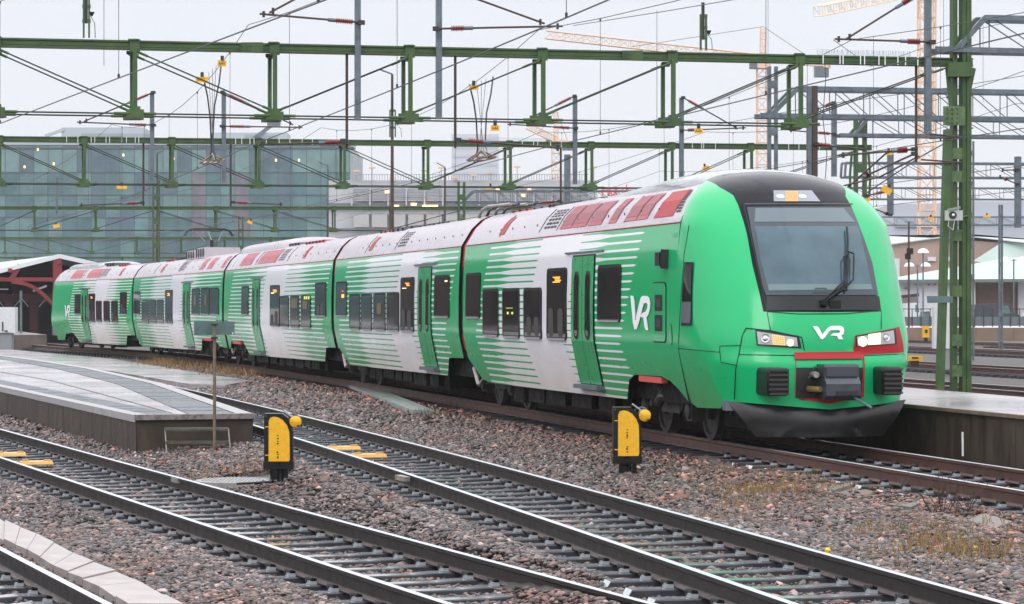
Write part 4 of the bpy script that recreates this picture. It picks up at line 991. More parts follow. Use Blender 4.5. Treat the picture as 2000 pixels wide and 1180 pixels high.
# ================================================================= platforms
def slab_wall(name, outline, z0, z1, top, wall, label, cat, copew=.0, cope=None):
    pts = [Vector((x, y, z1)) for x, y in outline]; cx = sum(p.x for p in pts) / len(pts); cy = sum(p.y for p in pts) / len(pts)
    org = Vector((cx, cy, z0)); root = thing(name, org, label, cat)
    t = MB(); t.poly(pts, top); t.build('platform_top', root, org)
    w = MB(); n = len(pts)
    for i in range(n):
        a, b = pts[i], pts[(i + 1) % n]; m = max(1, int((b - a).length / 2.4))
        for k in range(m):
            p, q = a.lerp(b, k / m), a.lerp(b, (k + 1) / m); g_ = (q - p) * .004
            w.add([p + g_, q - g_, Vector((q.x, q.y, z0)) - g_, Vector((p.x, p.y, z0)) + g_], [(0, 1, 2, 3)], wall)
            j = Vector((.012 * (1 if k % 2 else .3), 0, 0)); w.add([q - g_, q + g_, Vector((q.x, q.y, z0)), Vector((q.x, q.y, z0)) - g_], [(0, 1, 2, 3)], DARKM)
    w.build('platform_wall', root, org)
    return root, org, pts
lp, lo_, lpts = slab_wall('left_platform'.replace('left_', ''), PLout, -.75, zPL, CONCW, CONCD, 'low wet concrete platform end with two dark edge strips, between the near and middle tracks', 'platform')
def along(line, off, t0, t1, z, m, par, org, name, w, thick=.012, step=None):
    # strip running beside a plan polyline
    L_ = subd([Vector((p.x, p.y, 0)) for p in line], 14); rows = []
    for i, p in enumerate(L_):
        d = (L_[min(i + 1, len(L_) - 1)] - L_[max(i - 1, 0)]).normalized(); nrm = Vector((-d.y, d.x, 0)) * (1 if off > 0 else -1); o = abs(off)
        rows.append([Vector((p.x, p.y, z)) + nrm * o, Vector((p.x, p.y, z)) + nrm * (o + w)])
    mb = MB(); mb.grid(rows, m)
    return mb, rows
GRATE = mat('wet_dark_strip', (.055, .068, .082), .30, col2=(.035, .044, .056), scale=3)
KERB = mat('pale_kerb', (.33, .315, .32), .4, var=.05, scale=3)
for line, o1, w1, o2, w2, nm in ((PL_far, 1, .26, 1, .78, 'far'), (PL_near, -1, .22, -1, .55, 'near')):
    for off, ww, m, zz, nme in ((.001 * o1, w1, KERB, .016, 'edge_kerb'), ((w1 + .02) * o1, w2, GRATE, .010, 'edge_strip')):
        mb, rows = along(line, off, 0, 1, zPL + zz, m, lp, lo_, nme, ww)
        if nme == 'edge_strip':
            mb = MB()
            for a, b in zip(rows[:-1], rows[1:]):
                n = max(1, int((b[0] - a[0]).length / .42))
                for k in range(n):
                    p0, p1 = a[0].lerp(b[0], (k + .02) / n), a[0].lerp(b[0], (k + .97) / n); q0, q1 = a[1].lerp(b[1], (k + .02) / n), a[1].lerp(b[1], (k + .97) / n)
                    dz = Vector((0, 0, random.uniform(-.003, .003))); mb.add([p0 + dz, p1 + dz, q1 + dz, q0 + dz], [(0, 1, 2, 3)], m)
        else:
            rr_ = [[r[0] - Vector((0, 0, .12)), r[0], r[1]] for r in rows]; mb = MB(); mb.grid([[Vector((p.x, p.y, p.z)) + (rows[i][0] - rows[i][1]).normalized() * .02 * (1 if j < 2 else 0) for j, p in enumerate(r)] for i, r in enumerate(rr_)], m)
        mb.build(nme, lp, lo_)
mb = MB(); a, b = PLc, PLd; dd_ = (b - a).normalized(); nn = Vector((dd_.y, -dd_.x, 0)); mb.bar(a - dd_ * .02 + nn * .0 + Vector((0, 0, -.02)), b + dd_ * .02 + Vector((0, 0, -.02)), .16, .09, mat('edge_metal', (.22, .19, .18), .3, metal=.2, var=.3)); mb.build('end_edging', lp, lo_)
# drain line on the platform
mb = MB(); mb.tube([G(0, 727, zPL) + Vector((0, 0, .004)), G(100, 744, zPL) + Vector((0, 0, .004)), G(200, 771, zPL) + Vector((0, 0, .004)), G(336, 808, zPL) + Vector((0, 0, .004))], .012, DARKM, 4); mb.build('joint_line', lp, lo_)
# step ladder on the end wall
ZL = 45.35
root = thing('step_ladder', P(386, 893, ZL), 'flat greenish steel step frame fixed to the platform end wall', 'steps')
o_ = P(386, 893, ZL); OLIVE = mat('olive_steel', (.065, .065, .042), .4, var=.4, scale=8)
for y, h in ((838.5, 5), (864, 5), (890, 6)):
    mb = MB(); p, q = P(323 + (y - 838) * .06, y, ZL - .14), P(446 + (y - 838) * .09, y, ZL - .14); mb.bar(p, q, .22, .045, OLIVE); mb.build('step', root, o_)
for x0, x1 in ((322, 326), (446, 451)):
    mb = MB(); mb.bar(P(x0, 837, ZL - .2), P(x1, 893, ZL - .24), .02, .02, mat('pale_steel', (.35, .34, .30), .35)); mb.bar(P(x0, 837, ZL - .2), P(x0, 837, ZL + .1), .02, .03, OLIVE); mb.build('side_rail', root, o_)
# right platform
def rline(a, Z): return Vector((a - .2245 * Z, Z, 0))
ro = [rline(14.6, 30), rline(14.6, 44), rline(14.62, 100), rline(14.8, 120), rline(18.6, 120), rline(18.1, 100), rline(17.75, 60), rline(17.6, 46), rline(17.5, 30)]
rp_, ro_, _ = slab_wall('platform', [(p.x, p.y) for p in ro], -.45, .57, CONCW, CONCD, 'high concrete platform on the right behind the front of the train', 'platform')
mb = MB(); mb.bar(rline(14.59, 30) + Vector((0, 0, .55)), rline(14.61, 100) + Vector((0, 0, .55)), .10, .05, mat('brown_edge', (.16, .115, .085), .4, var=.3)); mb.build('platform_edging', rp_, ro_)
mb = MB(); mb.bar(P(1880, 808 + 36, 36.85), P(1880.5, 891, 36.85), .02, .02, WHITE); mb.build('white_stripe', rp_, ro_)
# ---------------------------------------------------------------- concrete lying in the ballast
def flat(name, px_or_plan, z, m, label, cat, th=.05, kind=None, plan_=True):
    pts = [Vector((x, y, z)) for x, y in px_or_plan]; c_ = sum(pts, Vector()) / len(pts); mb = MB(); mb.prism(pts, (0, 0, -th), m); o = mb.build(name, None, c_); return tag(o, label, cat, kind=kind)
flat('path', WP, -.20, CONCW, None, None, .3, 'structure')
flat('concrete_ramp', SL, -.13, mat('greenish_slab', (.26, .31, .28), .35, var=.2, scale=2), 'long pale greenish concrete slab lying beside the rusty track', 'slab', .1)
def slabs(e1, e2, z, n, m, label, grp, th=.08, jit=.012, name='trough_cover', top=True):
    # e1, e2: plan polylines; n slabs between them
    a = [Vector((x, y, z)) for x, y in e1]; b = [Vector((x, y, z)) for x, y in e2]
    for i in range(n):
        def pt(l, t):
            t = t * (len(l) - 1); k = min(int(t), len(l) - 2); return l[k].lerp(l[k + 1], t - k)
        g_ = .012; p = [pt(a, (i + g_) / n), pt(a, (i + 1 - g_) / n), pt(b, (i + 1 - g_) / n), pt(b, (i + g_) / n)]
        dz = random.uniform(-jit, jit); tl = random.uniform(-jit, jit); p = [q + Vector((0, 0, dz + (tl if k in (0, 3) else -tl))) for k, q in enumerate(p)]
        c_ = sum(p, Vector()) / 4; mb = MB(); mb.prism(p, (0, 0, -th), m); o = mb.build(name, None, c_); tag(o, label, 'slab', grp)
slabs(TRO1, TRO2, ZB - .10, 26, mat('trough_slab', (.30, .255, .245), .35, col2=(.40, .35, .33), scale=2.5, bump=.2), 'pinkish concrete cable trough cover in the row beside the bottom left track', 'cable trough covers at lower left')
slabs(SLB[:10], [SLB[19 - i] for i in range(10)], -.215, 26, mat('buried_slab', (.11, .088, .075), .45, col2=(.19, .158, .14), scale=3, bump=.3), 'half buried brownish cable trough cover in the ballast before the train', 'buried trough covers before the train', jit=.02)
# manhole
m_ = MB(); c_ = Vector((MH.x, MH.y, ground_z(MH.x, MH.y) + .04)); m_.lathe(c_, (0, 0, 1), [(-.1, .56), (.0, .56), (.012, .54), (.012, .01)], mat('manhole_concrete', (.26, .24, .23), .4, var=.2), 40)
for i in range(-8, 9): m_.box(c_ + Vector((i * .055, 0, .016)), (.02, 2 * math.sqrt(max(.02, .5 ** 2 - (i * .055) ** 2)), .012), mat('cover_rib', (.34, .34, .36), .2))
tag(m_.build('manhole_cover', None, c_, smooth=40), 'round ribbed grey manhole cover beside the left yellow signal', 'manhole cover')
# balises
def balise(cx, cy, z, label):
    p = G(cx, cy, z + .05); r_ = thing('balise', p, label, 'balise', 'yellow balises between the rails'); mb = MB(); d = Vector((-.25, 1, 0)).normalized(); x = Vector((d.y, -d.x, 0)); ax_ = (x, d, Vector((0, 0, 1)))
    Y2 = mat('balise_yellow', (.80, .46, .12), .35, var=.1)
    mb.box(p, (.52, .30, .05), Y2, ax_, taper=.94); mb.build('plate', r_, p)
    for s in (-.17, .17): q = MB(); q.box(p + x * s + Vector((0, 0, .035)), (.12, .14, .03), mat('balise_brown', (.35, .19, .06), .4), ax_, taper=.8); q.build('mounting', r_, p)
balise(671, 874.5, ZA - .19, 'yellow balise between the middle track rails, the farther of that pair'); balise(720, 889.5, ZA - .19, 'yellow balise between the middle track rails, the nearer of that pair')
balise(20, 887, ZB - .19, 'yellow balise between the near track rails, cut by the left picture edge'); balise(71, 903.5, ZB - .19, 'yellow balise between the near track rails, fully in view')
for tr_, x, y, z in ((trB, 345, 938, ZB - .04), (trA, 786, 934, ZA - .04)):
    p = G(x, y, z) ; o_ = tr_.location; m = MB(); d = Vector((-.3, 1, 0)).normalized(); m.box(p, (.085, .45, .06), mat('joint_pale', (.22, .20, .175), .4, var=.3), (Vector((d.y, -d.x, 0)), d, Vector((0, 0, 1)))); m.build('insulated_joint', tr_, o_)
lv = MB(); lm_ = [mat('leaf_%d' % i, c, .6) for i, c in enumerate([(.45, .16, .04), (.35, .12, .04), (.5, .28, .06)])]
for i in range(90):
    Z = random.uniform(17, 42); X = random.uniform(-.19, .19) * Z; s_ = random.uniform(.02, .045); a_ = random.uniform(0, 6.28); z_ = ground_z(X, Z) + .055
    if X > float(xT(Z)) + 1.5: continue
    lv.add([(X + s_ * math.cos(a_), Z + s_ * math.sin(a_), z_), (X - s_ * .6 * math.sin(a_), Z + s_ * .6 * math.cos(a_), z_ + .012), (X - s_ * math.cos(a_), Z - s_ * math.sin(a_), z_), (X + s_ * .6 * math.sin(a_), Z - s_ * .6 * math.cos(a_), z_ + .006)], [(0, 1, 2, 3)], random.choice(lm_))
tag(lv.build('fallen_leaves'), 'scattered small orange brown leaves on the ballast', 'leaves', kind='stuff')
# ---------------------------------------------------------------- dwarf signals
def signal(org, label, flip=1):
    r = thing('shunting_signal', org, label, 'signal', 'yellow backed dwarf signals in the ballast')
    def L(x, y, z): return Vector((x, y, z))
    out = [(-.19, .145), (-.19, .90), (.05, .90), (.13, .84), (.175, .73), (.19, .60), (.19, .145)]
    b = MB(); b.prism([L(x, -.06, z) for x, z in out], (0, .30, 0), BLK); b.box((0, .09, .19), (.40, .33, .10), BLK); bo = b.build('housing', r, smooth=None)
    yp = [(-.128, .245), (-.125, .80), (-.105, .845), (-.06, .86), (.0, .85), (.06, .815), (.12, .74), (.15, .66), (.155, .58), (.158, .27), (.145, .245)]
    q = MB(); q.prism([L(x, -.072, z) for x, z in yp], (0, .012, 0), YELD); q.build('yellow_back_plate', r)
    i_ = MB()
    for z in (.56, .52, .49, .60, .30, .34, .37): i_.box((-.005 + random.uniform(-.005, .005), -.0735, z), (.022, .003, random.uniform(.012, .03)), INK)
    for x in (-.03, .03): i_.box((x, -.0735, .70), (.008, .003, .008), INK)
    for z in (.72, .33): i_.box((-.15, -.065, z), (.05, .012, .012), YELD)
    i_.build('stencil_marks', r)
    h = MB(); h.lathe((.235, -.05, .79), (0, -1, 0), [(-.22, .085), (-.02, .085), (0, .085)], BLK, 20); h.build('lamp_hood', r, smooth=40)
    h = MB(); h.lathe((.235, -.055, .79), (0, -1, 0), [(0, .082), (.02, .08), (.035, .06), (.042, .01)], YELD, 24); h.box((.18, -.09, .81), (.04, .02, .04), YELD); h.box((.275, -.09, .735), (.03, .03, .02), INK); h.build('lamp_cap', r, smooth=40)
    h = MB(); h.box((.13, .02, .90), (.14, .18, .02), mat('visor_grey', (.35, .36, .38), .3), (Vector((.8, 0, -.6)), Vector((0, 1, 0)), Vector((.6, 0, .8)))); h.tube([(.12, 0, .88), (.2, -.02, .9), (.26, -.02, .875)], .012, GALV, 6); h.build('visor', r)
    h = MB(); h.tube([(.02, .09, -.12), (.02, .09, .2)], .045, BOG, 10); h.box((-.06, .05, .07), (.10, .1, .16), BLK); h.box((.10, .05, .08), (.06, .1, .14), BLK); h.build('post', r, smooth=40)
    h = MB(); h.tube([(-.06, .12, .05), (-.09, .2, -.05), (-.3, .4, -.08), (-.6, .5, -.10)], .018, BLK, 6); h.build('cable', r, smooth=40)
    h = MB(); [h.lathe((x_, -.058, z_), (0, -1, 0), [(0, .012), (.008, .008)], GALV, 6) for x_, z_ in ((-.165, .87), (-.165, .2), (.165, .2), (.10, .865))][0]; h.build('bolts', r)
    h = MB(); h.lathe((.02, .09, -.14), (0, 0, 1), [(0, .17), (.04, .15), (.07, .07), (.10, .06)], BOG, 16); h.build('foot', r, smooth=40)
    return r
gz = lambda X, Y: ground_z(X, Y)
s1 = G(545, 946, -.42); s1 = signal(Vector((s1.x, s1.y - .1, -.34)), 'black shunting signal with yellow back plate beside the manhole cover and platform end')
s2 = G(1225, 930, -.30); s2 = signal(Vector((s2.x, s2.y, -.27)), 'black shunting signal with yellow back plate before the train, right of the other one')
for s_ in (s1, s2): s_.rotation_euler[2] = .02
s1.scale = (1.0, 1, .98)
# ---------------------------------------------------------------- sign plate seen from behind
zg_ = ground_z(G(419, 897, -.5).x, 44.2); o_ = Vector((P(419, 897, 44.2).x, 44.2, zg_ - .05)); r = thing('track_sign', o_, 'blank grey green back of a sign plate on a thin brown post', 'sign')
mb = MB(); mb.tube([o_, P(419, 630, 44.2)], .026, mat('brown_post', (.15, .105, .075), .5, var=.3, scale=9), 10); mb.build('post', r, o_, smooth=40)
mb = MB(); mb.prism([P(378.5, 628, 44.12), P(458.5, 628, 44.5), P(458, 654, 44.5), P(379, 655, 44.12)], (0, -.004, 0), mat('sign_back', (.10, .15, .155), .35, var=.12)); mb.box(P(452, 651, 44.48), (.06, .012, .03), WHITE); mb.build('plate', r, o_)
mb = MB()
for y in (634, 660): mb.box(P(419, y, 44.18), (.11, .07, .03), DARKM)
mb.build('clamp', r, o_)

# ================================================================= overhead line structures
PLN = {1: (54.86, .2245), 2: (85.6, .166), 3: (141.3, .02), 4: (203, .0), 5: (250, 0), 'r1': (56.9 - .2245 * 9.5, .2245), 'r2': (73.3, .2), 'r3': (85.4, .17), 'r4': (112, .1), 'r5': (139, .05), 'r6': (185, 0), 'm': (70, .2)}
def Q(pl, x, y, dd=0.0):
    Z0, k = PLN[pl]; r = (x - 1000) / F; X = r * Z0 / (1 - r * k); Z = Z0 + k * X
    p = Vector((X, Z, H + (600 - y) * Z / F)); return p + Vector((-.219, .976, 0)) * dd
def gantry(pl, label, posts, diags, xl, xr, ztop=7.205, depth=1.45, rods_x=None, beamh=.15, post_w=.082, dpt=.78, masts=(), steps=None, masttop=.8):
    p0 = Q(pl, (xl + xr) / 2, 600); o = Vector((p0.x, p0.y, -.3)); r = thing('portal_gantry', o, label, 'gantry', 'green steel catenary gantries over the tracks')
    def at(x, z, dd=0.0): q = Q(pl, x, 600, dd); return Vector((q.x, q.y, z))
    m = MB(); a, b = at(xl, ztop - beamh / 2, .2), at(xr, ztop - beamh / 2, .2); m.bar(a, b, .24, beamh * .55, GREEN)
    for k_ in (-.5, .5): m.bar(a + Vector((0, 0, beamh * .46 * k_ * 2)), b + Vector((0, 0, beamh * .46 * k_ * 2)), .30, .035, GREEN)
    bm_ = m.build('top_beam', r, o)
    zb_ = ztop - depth
    for dd in (0, dpt):
        m = MB(); m.tube([at(rods_x[0] if rods_x else xl, zb_ + .02, dd), at(rods_x[1] if rods_x else posts[-1], zb_ + .02, dd)], .018, GREEND, 6); m.build('bottom_rod', r, o)
    for x in posts:
        m = MB(); m.bar(at(x, zb_ - .04), at(x, ztop - beamh), post_w, post_w, GREEN); m.box(at(x, ztop - beamh / 2 - .02, .04), (.20, .06, beamh + .10), GREEN); m.box(at(x, ztop + .02, .15), (.20, .36, .03), GREEN); m.build('post', r, o)
        m = MB(); m.bar(at(x, zb_, dpt), at(x, ztop - beamh - .02, dpt), post_w * .9, post_w * .9, GREEN); m.box(at(x, ztop - beamh - .05, dpt * .75), (.18, .5, .06), GREEN); m.build('post', r, o)
        m = MB()
        for dd in (0, dpt): m.box(at(x, zb_ + .02, dd), (.34, .09, .16), GREEN); m.box(at(x, zb_ + .11, dd), (.2, .08, .10), GREEN); m.tube([at(x, zb_, dd) + Vector((-.40, -.09, .02)), at(x, zb_, dd) + Vector((.40, .09, .02))], .032, GREEN, 6)
        m.box(at(x, zb_ - .03, dpt / 2), (.3, dpt, .05), GREEN); m.build('gusset', r, o)
    for xt, xb in diags:
        for dd in (0, dpt):
            m = MB(); a, b = at(xt, ztop - beamh - .05, dd), at(xb, zb_ + .1, dd); m.tube([a, b], .016, GREEND, 6)
            for t in (.06, .94): q = a.lerp(b, t); m.tube([a.lerp(b, t - .03), a.lerp(b, t + .03)], .028, GREEN, 6)
            m.build('diagonal_rod', r, o)
    return r, o, at, bm_
def lattice_mast(pl, r, o, xc, w, ztop, zbot=-.6, name='mast', dd=.3, M_=None):
    M_ = M_ or GREEN; q = Q(pl, xc, 600); s = F / q.y; m = MB(); c_ = Vector((q.x, q.y, 0)); lat = Vector((.976, .219, 0))
    for k in (-1, 1): m.bar(c_ + lat * k * w / 2 + Vector((0, 0, zbot)), c_ + lat * k * w / 2 + Vector((0, 0, ztop)), w * .32, .20, M_)
    z = zbot + .8
    while z < ztop: m.box(c_ + Vector((0, -.11, z)), (w * 1.1, .02, .28), M_, (lat, Vector((-.219, .976, 0)), Vector((0, 0, 1)))); z += 1.25
    return m.build(name, r, o)
r1, o1, at1, bm1 = gantry(1, 'big green truss gantry crossing the whole picture just above the train', [-8, 263.9, 537, 801.5, 1061, 1315, 1564], [(-8, 263.9), (263.9, 537), (801.5, 537), (1061, 801.5), (1315, 1061), (1564, 1315), (1850, 1564)], -90, 1903, masts=(1870,), rods_x=(-90, 1585))
# details on the beam: ties and bird spikes
for x in (1607, 1640, 1646, 1680, 1688, 1716, 1728, 1753, 1768, 1792): m = MB(); m.bar(at1(x, 7.03, -.02), at1(x, 7.22, -.02), .018, .012, WHITE); m.build('cable_tie', r1, o1)
m = MB()
for i in range(90): x = 1603 + i * 2.05; q = at1(x, 7.22, .2); m.tube([q, q + Vector((random.uniform(-.02, .02), 0, .13))], .003, GALV, 3, cap=False)
m.build('bird_spikes', r1, o1)
for x0, x1 in ((471, 515), (1218, 1252)):
    m = MB()
    for i in range(6):
        for j in range(2): q = at1(x0 + (x1 - x0) * i / 5, 7.08 + .08 * j, -.03); m.box(q, (.03, .03, .03), GREEN)
    m.box(at1((x0 + x1) / 2, 7.12, -.015), (.42, .03, .2), GREEN); m.build('splice_plate', r1, o1)
# right mast of the big gantry
lat = Vector((.976, .219, 0)); dv = Vector((-.219, .976, 0))
q = at1(1885, 0); m = MB(); m.bar(q + Vector((0, 0, -.5)), q + Vector((0, 0, 9)), .20, .22, GREEN); m.bar(q - lat * .0 + Vector((.04, -.12, -.5)), q + Vector((.04, -.12, 9)), .05, .03, GREEN); mast = m.build('mast', r1, o1)
q2 = at1(1866, 0, .1); m = MB(); m.bar(q2 + Vector((0, 0, -.5)), q2 + Vector((0, 0, 8.6)), .10, .20, GREEN); m.build('mast_channel', mast, o1)
m = MB(); m.bar(at1(1823, -.45, -.3), at1(1851, 5.7, .0), .145, .16, GREEN); m.build('raking_leg', r1, o1)
for y in (452 + 8, 569, 665, 725, 345, 300): m = MB(); m.box(at1(1870, H + (600 - y) * 56.9 / F, -.06), (.26, .03, .24), mat('mast_green_light', (.075, .13, .045), .5, var=.3)); m.build('batten_plate', mast, o1)
m = MB(); m.box(at1(1859, H + (600 - 227) * 56.9 / F, -.13), (.46, .03, .40), mat('mast_green_light', (.11, .20, .06), .5))
for i in range(4):
    for j in range(4): m.box(at1(1845 + i * 9.5, H + (600 - 214 - j * 9) * 56.9 / F, -.15), (.03, .02, .03), DARKM)
m.build('mast_plate', mast, o1)
m = MB()
for s, xa in ((-1, 1845), (1, 1907)): m.bar(at1(1870 + s * 10, 5.9), at1(xa - s * 5, 7.0), .07, .07, GREEN)
m.box(at1(1870, 6.95, -.1), (.5, .3, .3), GREEN); m.build('bracket', r1, o1)
m = MB()
for yy in (265, 315): 
    z = H + (600 - yy) * 56.9 / F
    for dz in (0, -.09): m.tube([at1(1796 if yy > 300 else 1812, z + dz + .02, -.1), at1(1873, z - .03, -.15)], .02, RUSTP, 6)
m.build('stay_arm', r1, o1)
# loudspeaker on the mast
p = at1(1847, H + (600 - 421) * 56.5 / F, -.45); lsp = thing('loudspeaker', p, 'pale grey horn loudspeaker on the tall green mast at right', 'loudspeaker')
m = MB(); m.box(p, (.36, .12, .21), mat('speaker_grey', (.42, .43, .42), .5)); m.box(p + Vector((0, -.0, .14)), (.26, .18, .05), mat('speaker_green', (.20, .27, .2), .5), (Vector((.97, 0, .2)), Vector((0, 1, 0)), Vector((-.2, 0, .97)))); m.build('case', lsp, p)
m = MB(); m.lathe(p + Vector((-.03, -.065, 0)), (0, -1, 0), [(-.01, .085), (.004, .08), (.0, .05)], DARKM, 16); m.lathe(p + Vector((-.02, -.07, .01)), (0, -1, 0), [(0, .03), (.01, .02)], WHITE, 12); m.build('horn', lsp, p)
m = MB(); m.tube([p + Vector((.1, .1, -.05)), p + Vector((.35, .4, .0))], .025, GREEN, 6); m.tube([p + Vector((-.1, 0, -.1)), p + Vector((-.12, 0, -.22)), p + Vector((0, .1, -.3)), p + Vector((.05, .2, -.1))], .008, WHITE, 5); m.build('bracket', lsp, p)
# second gantry
r2, o2, at2, bm2 = gantry(2, 'second green truss gantry, seen below the big one and above the carriages', [0, 165, 337, 506, 673, 836, 997, 1156, 1313, 1468], [(0, 165), (165, 337), (337, 506), (506, 673), (673, 836), (997, 836), (1156, 997), (1313, 1156), (1468, 1313), (1670, 1468)], -80, 1705, rods_x=(-80, 1480))
for x in (130, 152, 178, 185, 207, 214, 238, 247, 264, 271, 460, 472, 488, 496, 520, 545, 566, 590, 610, 1020, 1042, 1050, 1075, 1096, 1352, 1370, 1374, 1397, 1540, 1560, 1600): m = MB(); m.bar(at2(x, 7.04, -.02), at2(x, 7.22, -.02), .016, .012, WHITE); m.build('cable_tie', r2, o2)
m = MB()
for i in range(200): x = (160 + i * 1.4) if i < 100 else (480 + (i - 100) * 1.3 if i < 150 else 975 + (i - 150) * 2); q = at2(x, 7.22, .2); m.tube([q, q + Vector((0, 0, .12))], .004, GALV, 3, cap=False)
m.build('bird_spikes', r2, o2)
lattice_mast(2, r2, o2, 1680, .30, 8.1)
m = MB(); 
for s in (-1, 1): m.tube([at2(1680 + s * 9, 5.2), at2(1680 + s * 18, 5.6), at2(1680 + s * 20, 6.2), at2(1680 + s * 16, 7)], .04, GREEN, 6)
m.build('bracket', r2, o2)
# third and fourth
r3, o3, at3, _ = gantry(3, 'third green truss gantry in front of the glass building, mast behind the train roof', [-10, 68, 188, 423, 539, 654, 767], [(68, -10), (188, 68), (300, 188), (310, 423), (423, 539), (539, 654), (900, 767)], -90, 1040, depth=1.25, rods_x=(-90, 900))
lattice_mast(3, r3, o3, 305, .30, 8.6); lattice_mast(3, r3, o3, 901, .30, 8.5)
r4, o4, at4, _ = gantry(4, 'fourth green truss gantry, small and far, just above the rear train roof', [10, 95, 180, 268, 355, 440, 530], [(10, 95), (95, 180), (268, 180), (355, 268), (440, 355)], -60, 640, depth=1.2, rods_x=(-60, 640))
lattice_mast(4, r4, o4, 470, .3, 8.8)
r5, o5, at5, _ = gantry(5, 'farthest green truss gantry over the red station shed', [30, 100, 170, 240, 310, 380], [(30, 100), (100, 170), (170, 240), (310, 240)], -60, 700, ztop=6.6, depth=1.1, rods_x=(-60, 690))
lattice_mast(5, r5, o5, 420, .3, 8.0)
# grey lattice portals on the right
def lattice_portal(pl, label, xs, xe, ytop, ybot, pitch, slant, rightend=2120, lt=.11, heel=40):
    p0 = Q(pl, xs, 600); s = F / p0.y; zt = H + (600 - ytop) / s; zb_ = H + (600 - ybot) / s; o = Vector((p0.x, p0.y, -.3)); r = thing('lattice_gantry', o, label, 'gantry', 'grey lattice gantries on the right')
    def at(x, z, dd=0): q = Q(pl, x, 600, dd); return Vector((q.x, q.y, z))
    for nm, z, x0 in (('top_chord', zt, xs + slant), ('bottom_chord', zb_, xs - heel)):
        for dd in (0, .5): m = MB(); m.bar(at(x0, z, dd), at(rightend, z, dd), lt, lt, GALV); m.build(nm, r, o)
    for dd in (0, .5): m = MB(); m.bar(at(xs, zb_, dd), at(xs + slant, zt, dd), lt * .9, lt, GALV); m.build('end_brace', r, o)
    for dd in (0, .5):
        m = MB(); x = xs + slant + 8; n = 0
        while x < rightend and n < 40:
            m.tube([at(x, zt, dd), at(x, zb_, dd)], .014, GALV, 4, cap=False); m.tube([at(x + 5, zt, dd), at(x + pitch + .5, zb_, dd)], .014, GALV, 4, cap=False); x += pitch; n += 1
        m.build('lattice_bracing', r, o)
    return r, o, at
R1 = lattice_portal('r1', 'grey lattice gantry running off from the top of the tall green mast', 1868, 2000, 33, 97, 105, 56)
R2 = lattice_portal('r2', 'grey lattice gantry on the twin grey mast behind the train cab', 1505, 2000, 172, 226, 67, 52, heel=20, lt=.13)
R3 = lattice_portal('r3', 'grey lattice gantry on the second green mast right of the cab', 1668, 2000, 230, 264, 62, 28, heel=28)
R4 = lattice_portal('r4', 'lower thin grey lattice gantry behind the second green mast', 1650, 2000, 318, 346, 55, 2, heel=0, lt=.09)
R5 = lattice_portal('r5', 'faint grey lattice gantry low between the cab and the tall green mast', 1660, 2000, 367, 389, 48, 4, heel=0, lt=.08)
R6 = lattice_portal('r6', 'farthest faint grey lattice gantry at right above the pale hall roof', 1700, 2000, 424, 440, 40, 4, heel=0, lt=.08)
RG7 = lattice_portal(3, 'grey lattice gantry behind the front carriage roof reaching to the red sign', 905, 1170, 373, 396, 33, 22, rightend=1240, lt=.10, heel=12)
def grey_mast(pl, x0, x1, y0, zb_, label, w=.12, battens=True):
    q = Q(pl, (x0 + x1) / 2, 600); o = Vector((q.x, q.y, zb_)); r = thing('grey_mast', o, label, 'mast', 'grey steel masts beyond the train')
    for x in (x0, x1): m = MB(); a = Q(pl, x, y0); m.bar(Vector((a.x, a.y, zb_)), a, w, w, GALV); m.build('post', r, o)
    if battens:
        zt = Q(pl, x0, y0).z; z = zt - .5; a = Q(pl, x0, 600); b = Q(pl, x1, 600)
        while z > zb_: m = MB(); m.box(Vector(((a.x + b.x) / 2, a.y - .06, z)), ((b.x - a.x) + w, .02, .22), GALV); m.build('batten', r, o); z -= 1.3
    return r
grey_mast('r2', 1502.5, 1515.5, 130, -.4, 'twin grey mast directly behind the top of the train cab', .09)
grey_mast('r4', 1894, 1901, 276, -.4, 'slim grey twin mast just right of the tall green mast', .07)
grey_mast('r5', 1952, 1957, 400, -.4, 'short grey twin mast near the right edge by the dark van', .09)
def solo(pl, x, y0, y1, w, m_, label, name='hanging_post'):
    a, b = Q(pl, x, y0), Q(pl, x, y1); o = (b + Vector((0, 0, 0))); mb = MB(); mb.bar(b, a, w, w, m_); mb.box(a, (w * 1.5, w * 1.5, .04), m_); return tag(mb.build(name, None, o), label, 'post', 'posts hanging from the gantries')
# hanging posts with arms
def insul(mb, a, b, r=.065, n=8):
    a, b = Vector(a), Vector(b); L_ = (b - a).length; pr_ = []
    for i in range(n): t = L_ * i / n; pr_ += [(t, r * .55), (t + L_ / n * .3, r), (t + L_ / n * .6, r * .5)]
    mb.lathe(a, (b - a), pr_ + [(L_, r * .5)], INSU, 12)
def drop(pl, x, y0, y1, w, label, arms, m_=None, dd=0.0, rod=False):
    m_ = m_ or GALV; a, b = Q(pl, x, y0, dd), Q(pl, x, y1, dd); r = thing('hanging_post', b, label, 'post', 'catenary posts hanging from the gantries')
    mb = MB()
    if rod: mb.tube([b, a], w, m_, 8)
    else: mb.bar(b, a, w, w * .9, m_)
    mb.build('post', r, b)
    for arm in arms:
        (xa, ya), (xb, yb), t0, t1 = arm; p, q_ = Q(pl, xa, ya, dd - .08), Q(pl, xb, yb, dd - .08); mb = MB(); mb.tube([p, q_], .022, RUSTP, 7); mb.box(p, (.13, .16, .08), DARKM)
        mb.box(q_.lerp(p, .04), (.05, .06, .12), DARKM); am = mb.build('cantilever_arm', r, b)
        mb = MB(); insul(mb, p.lerp(q_, t0), p.lerp(q_, t1)); mb.tube([p.lerp(q_, t1), p.lerp(q_, min(1, t1 + .07))], .04, GALV, 8); mb.build('insulator', am, b, smooth=40)
    return r
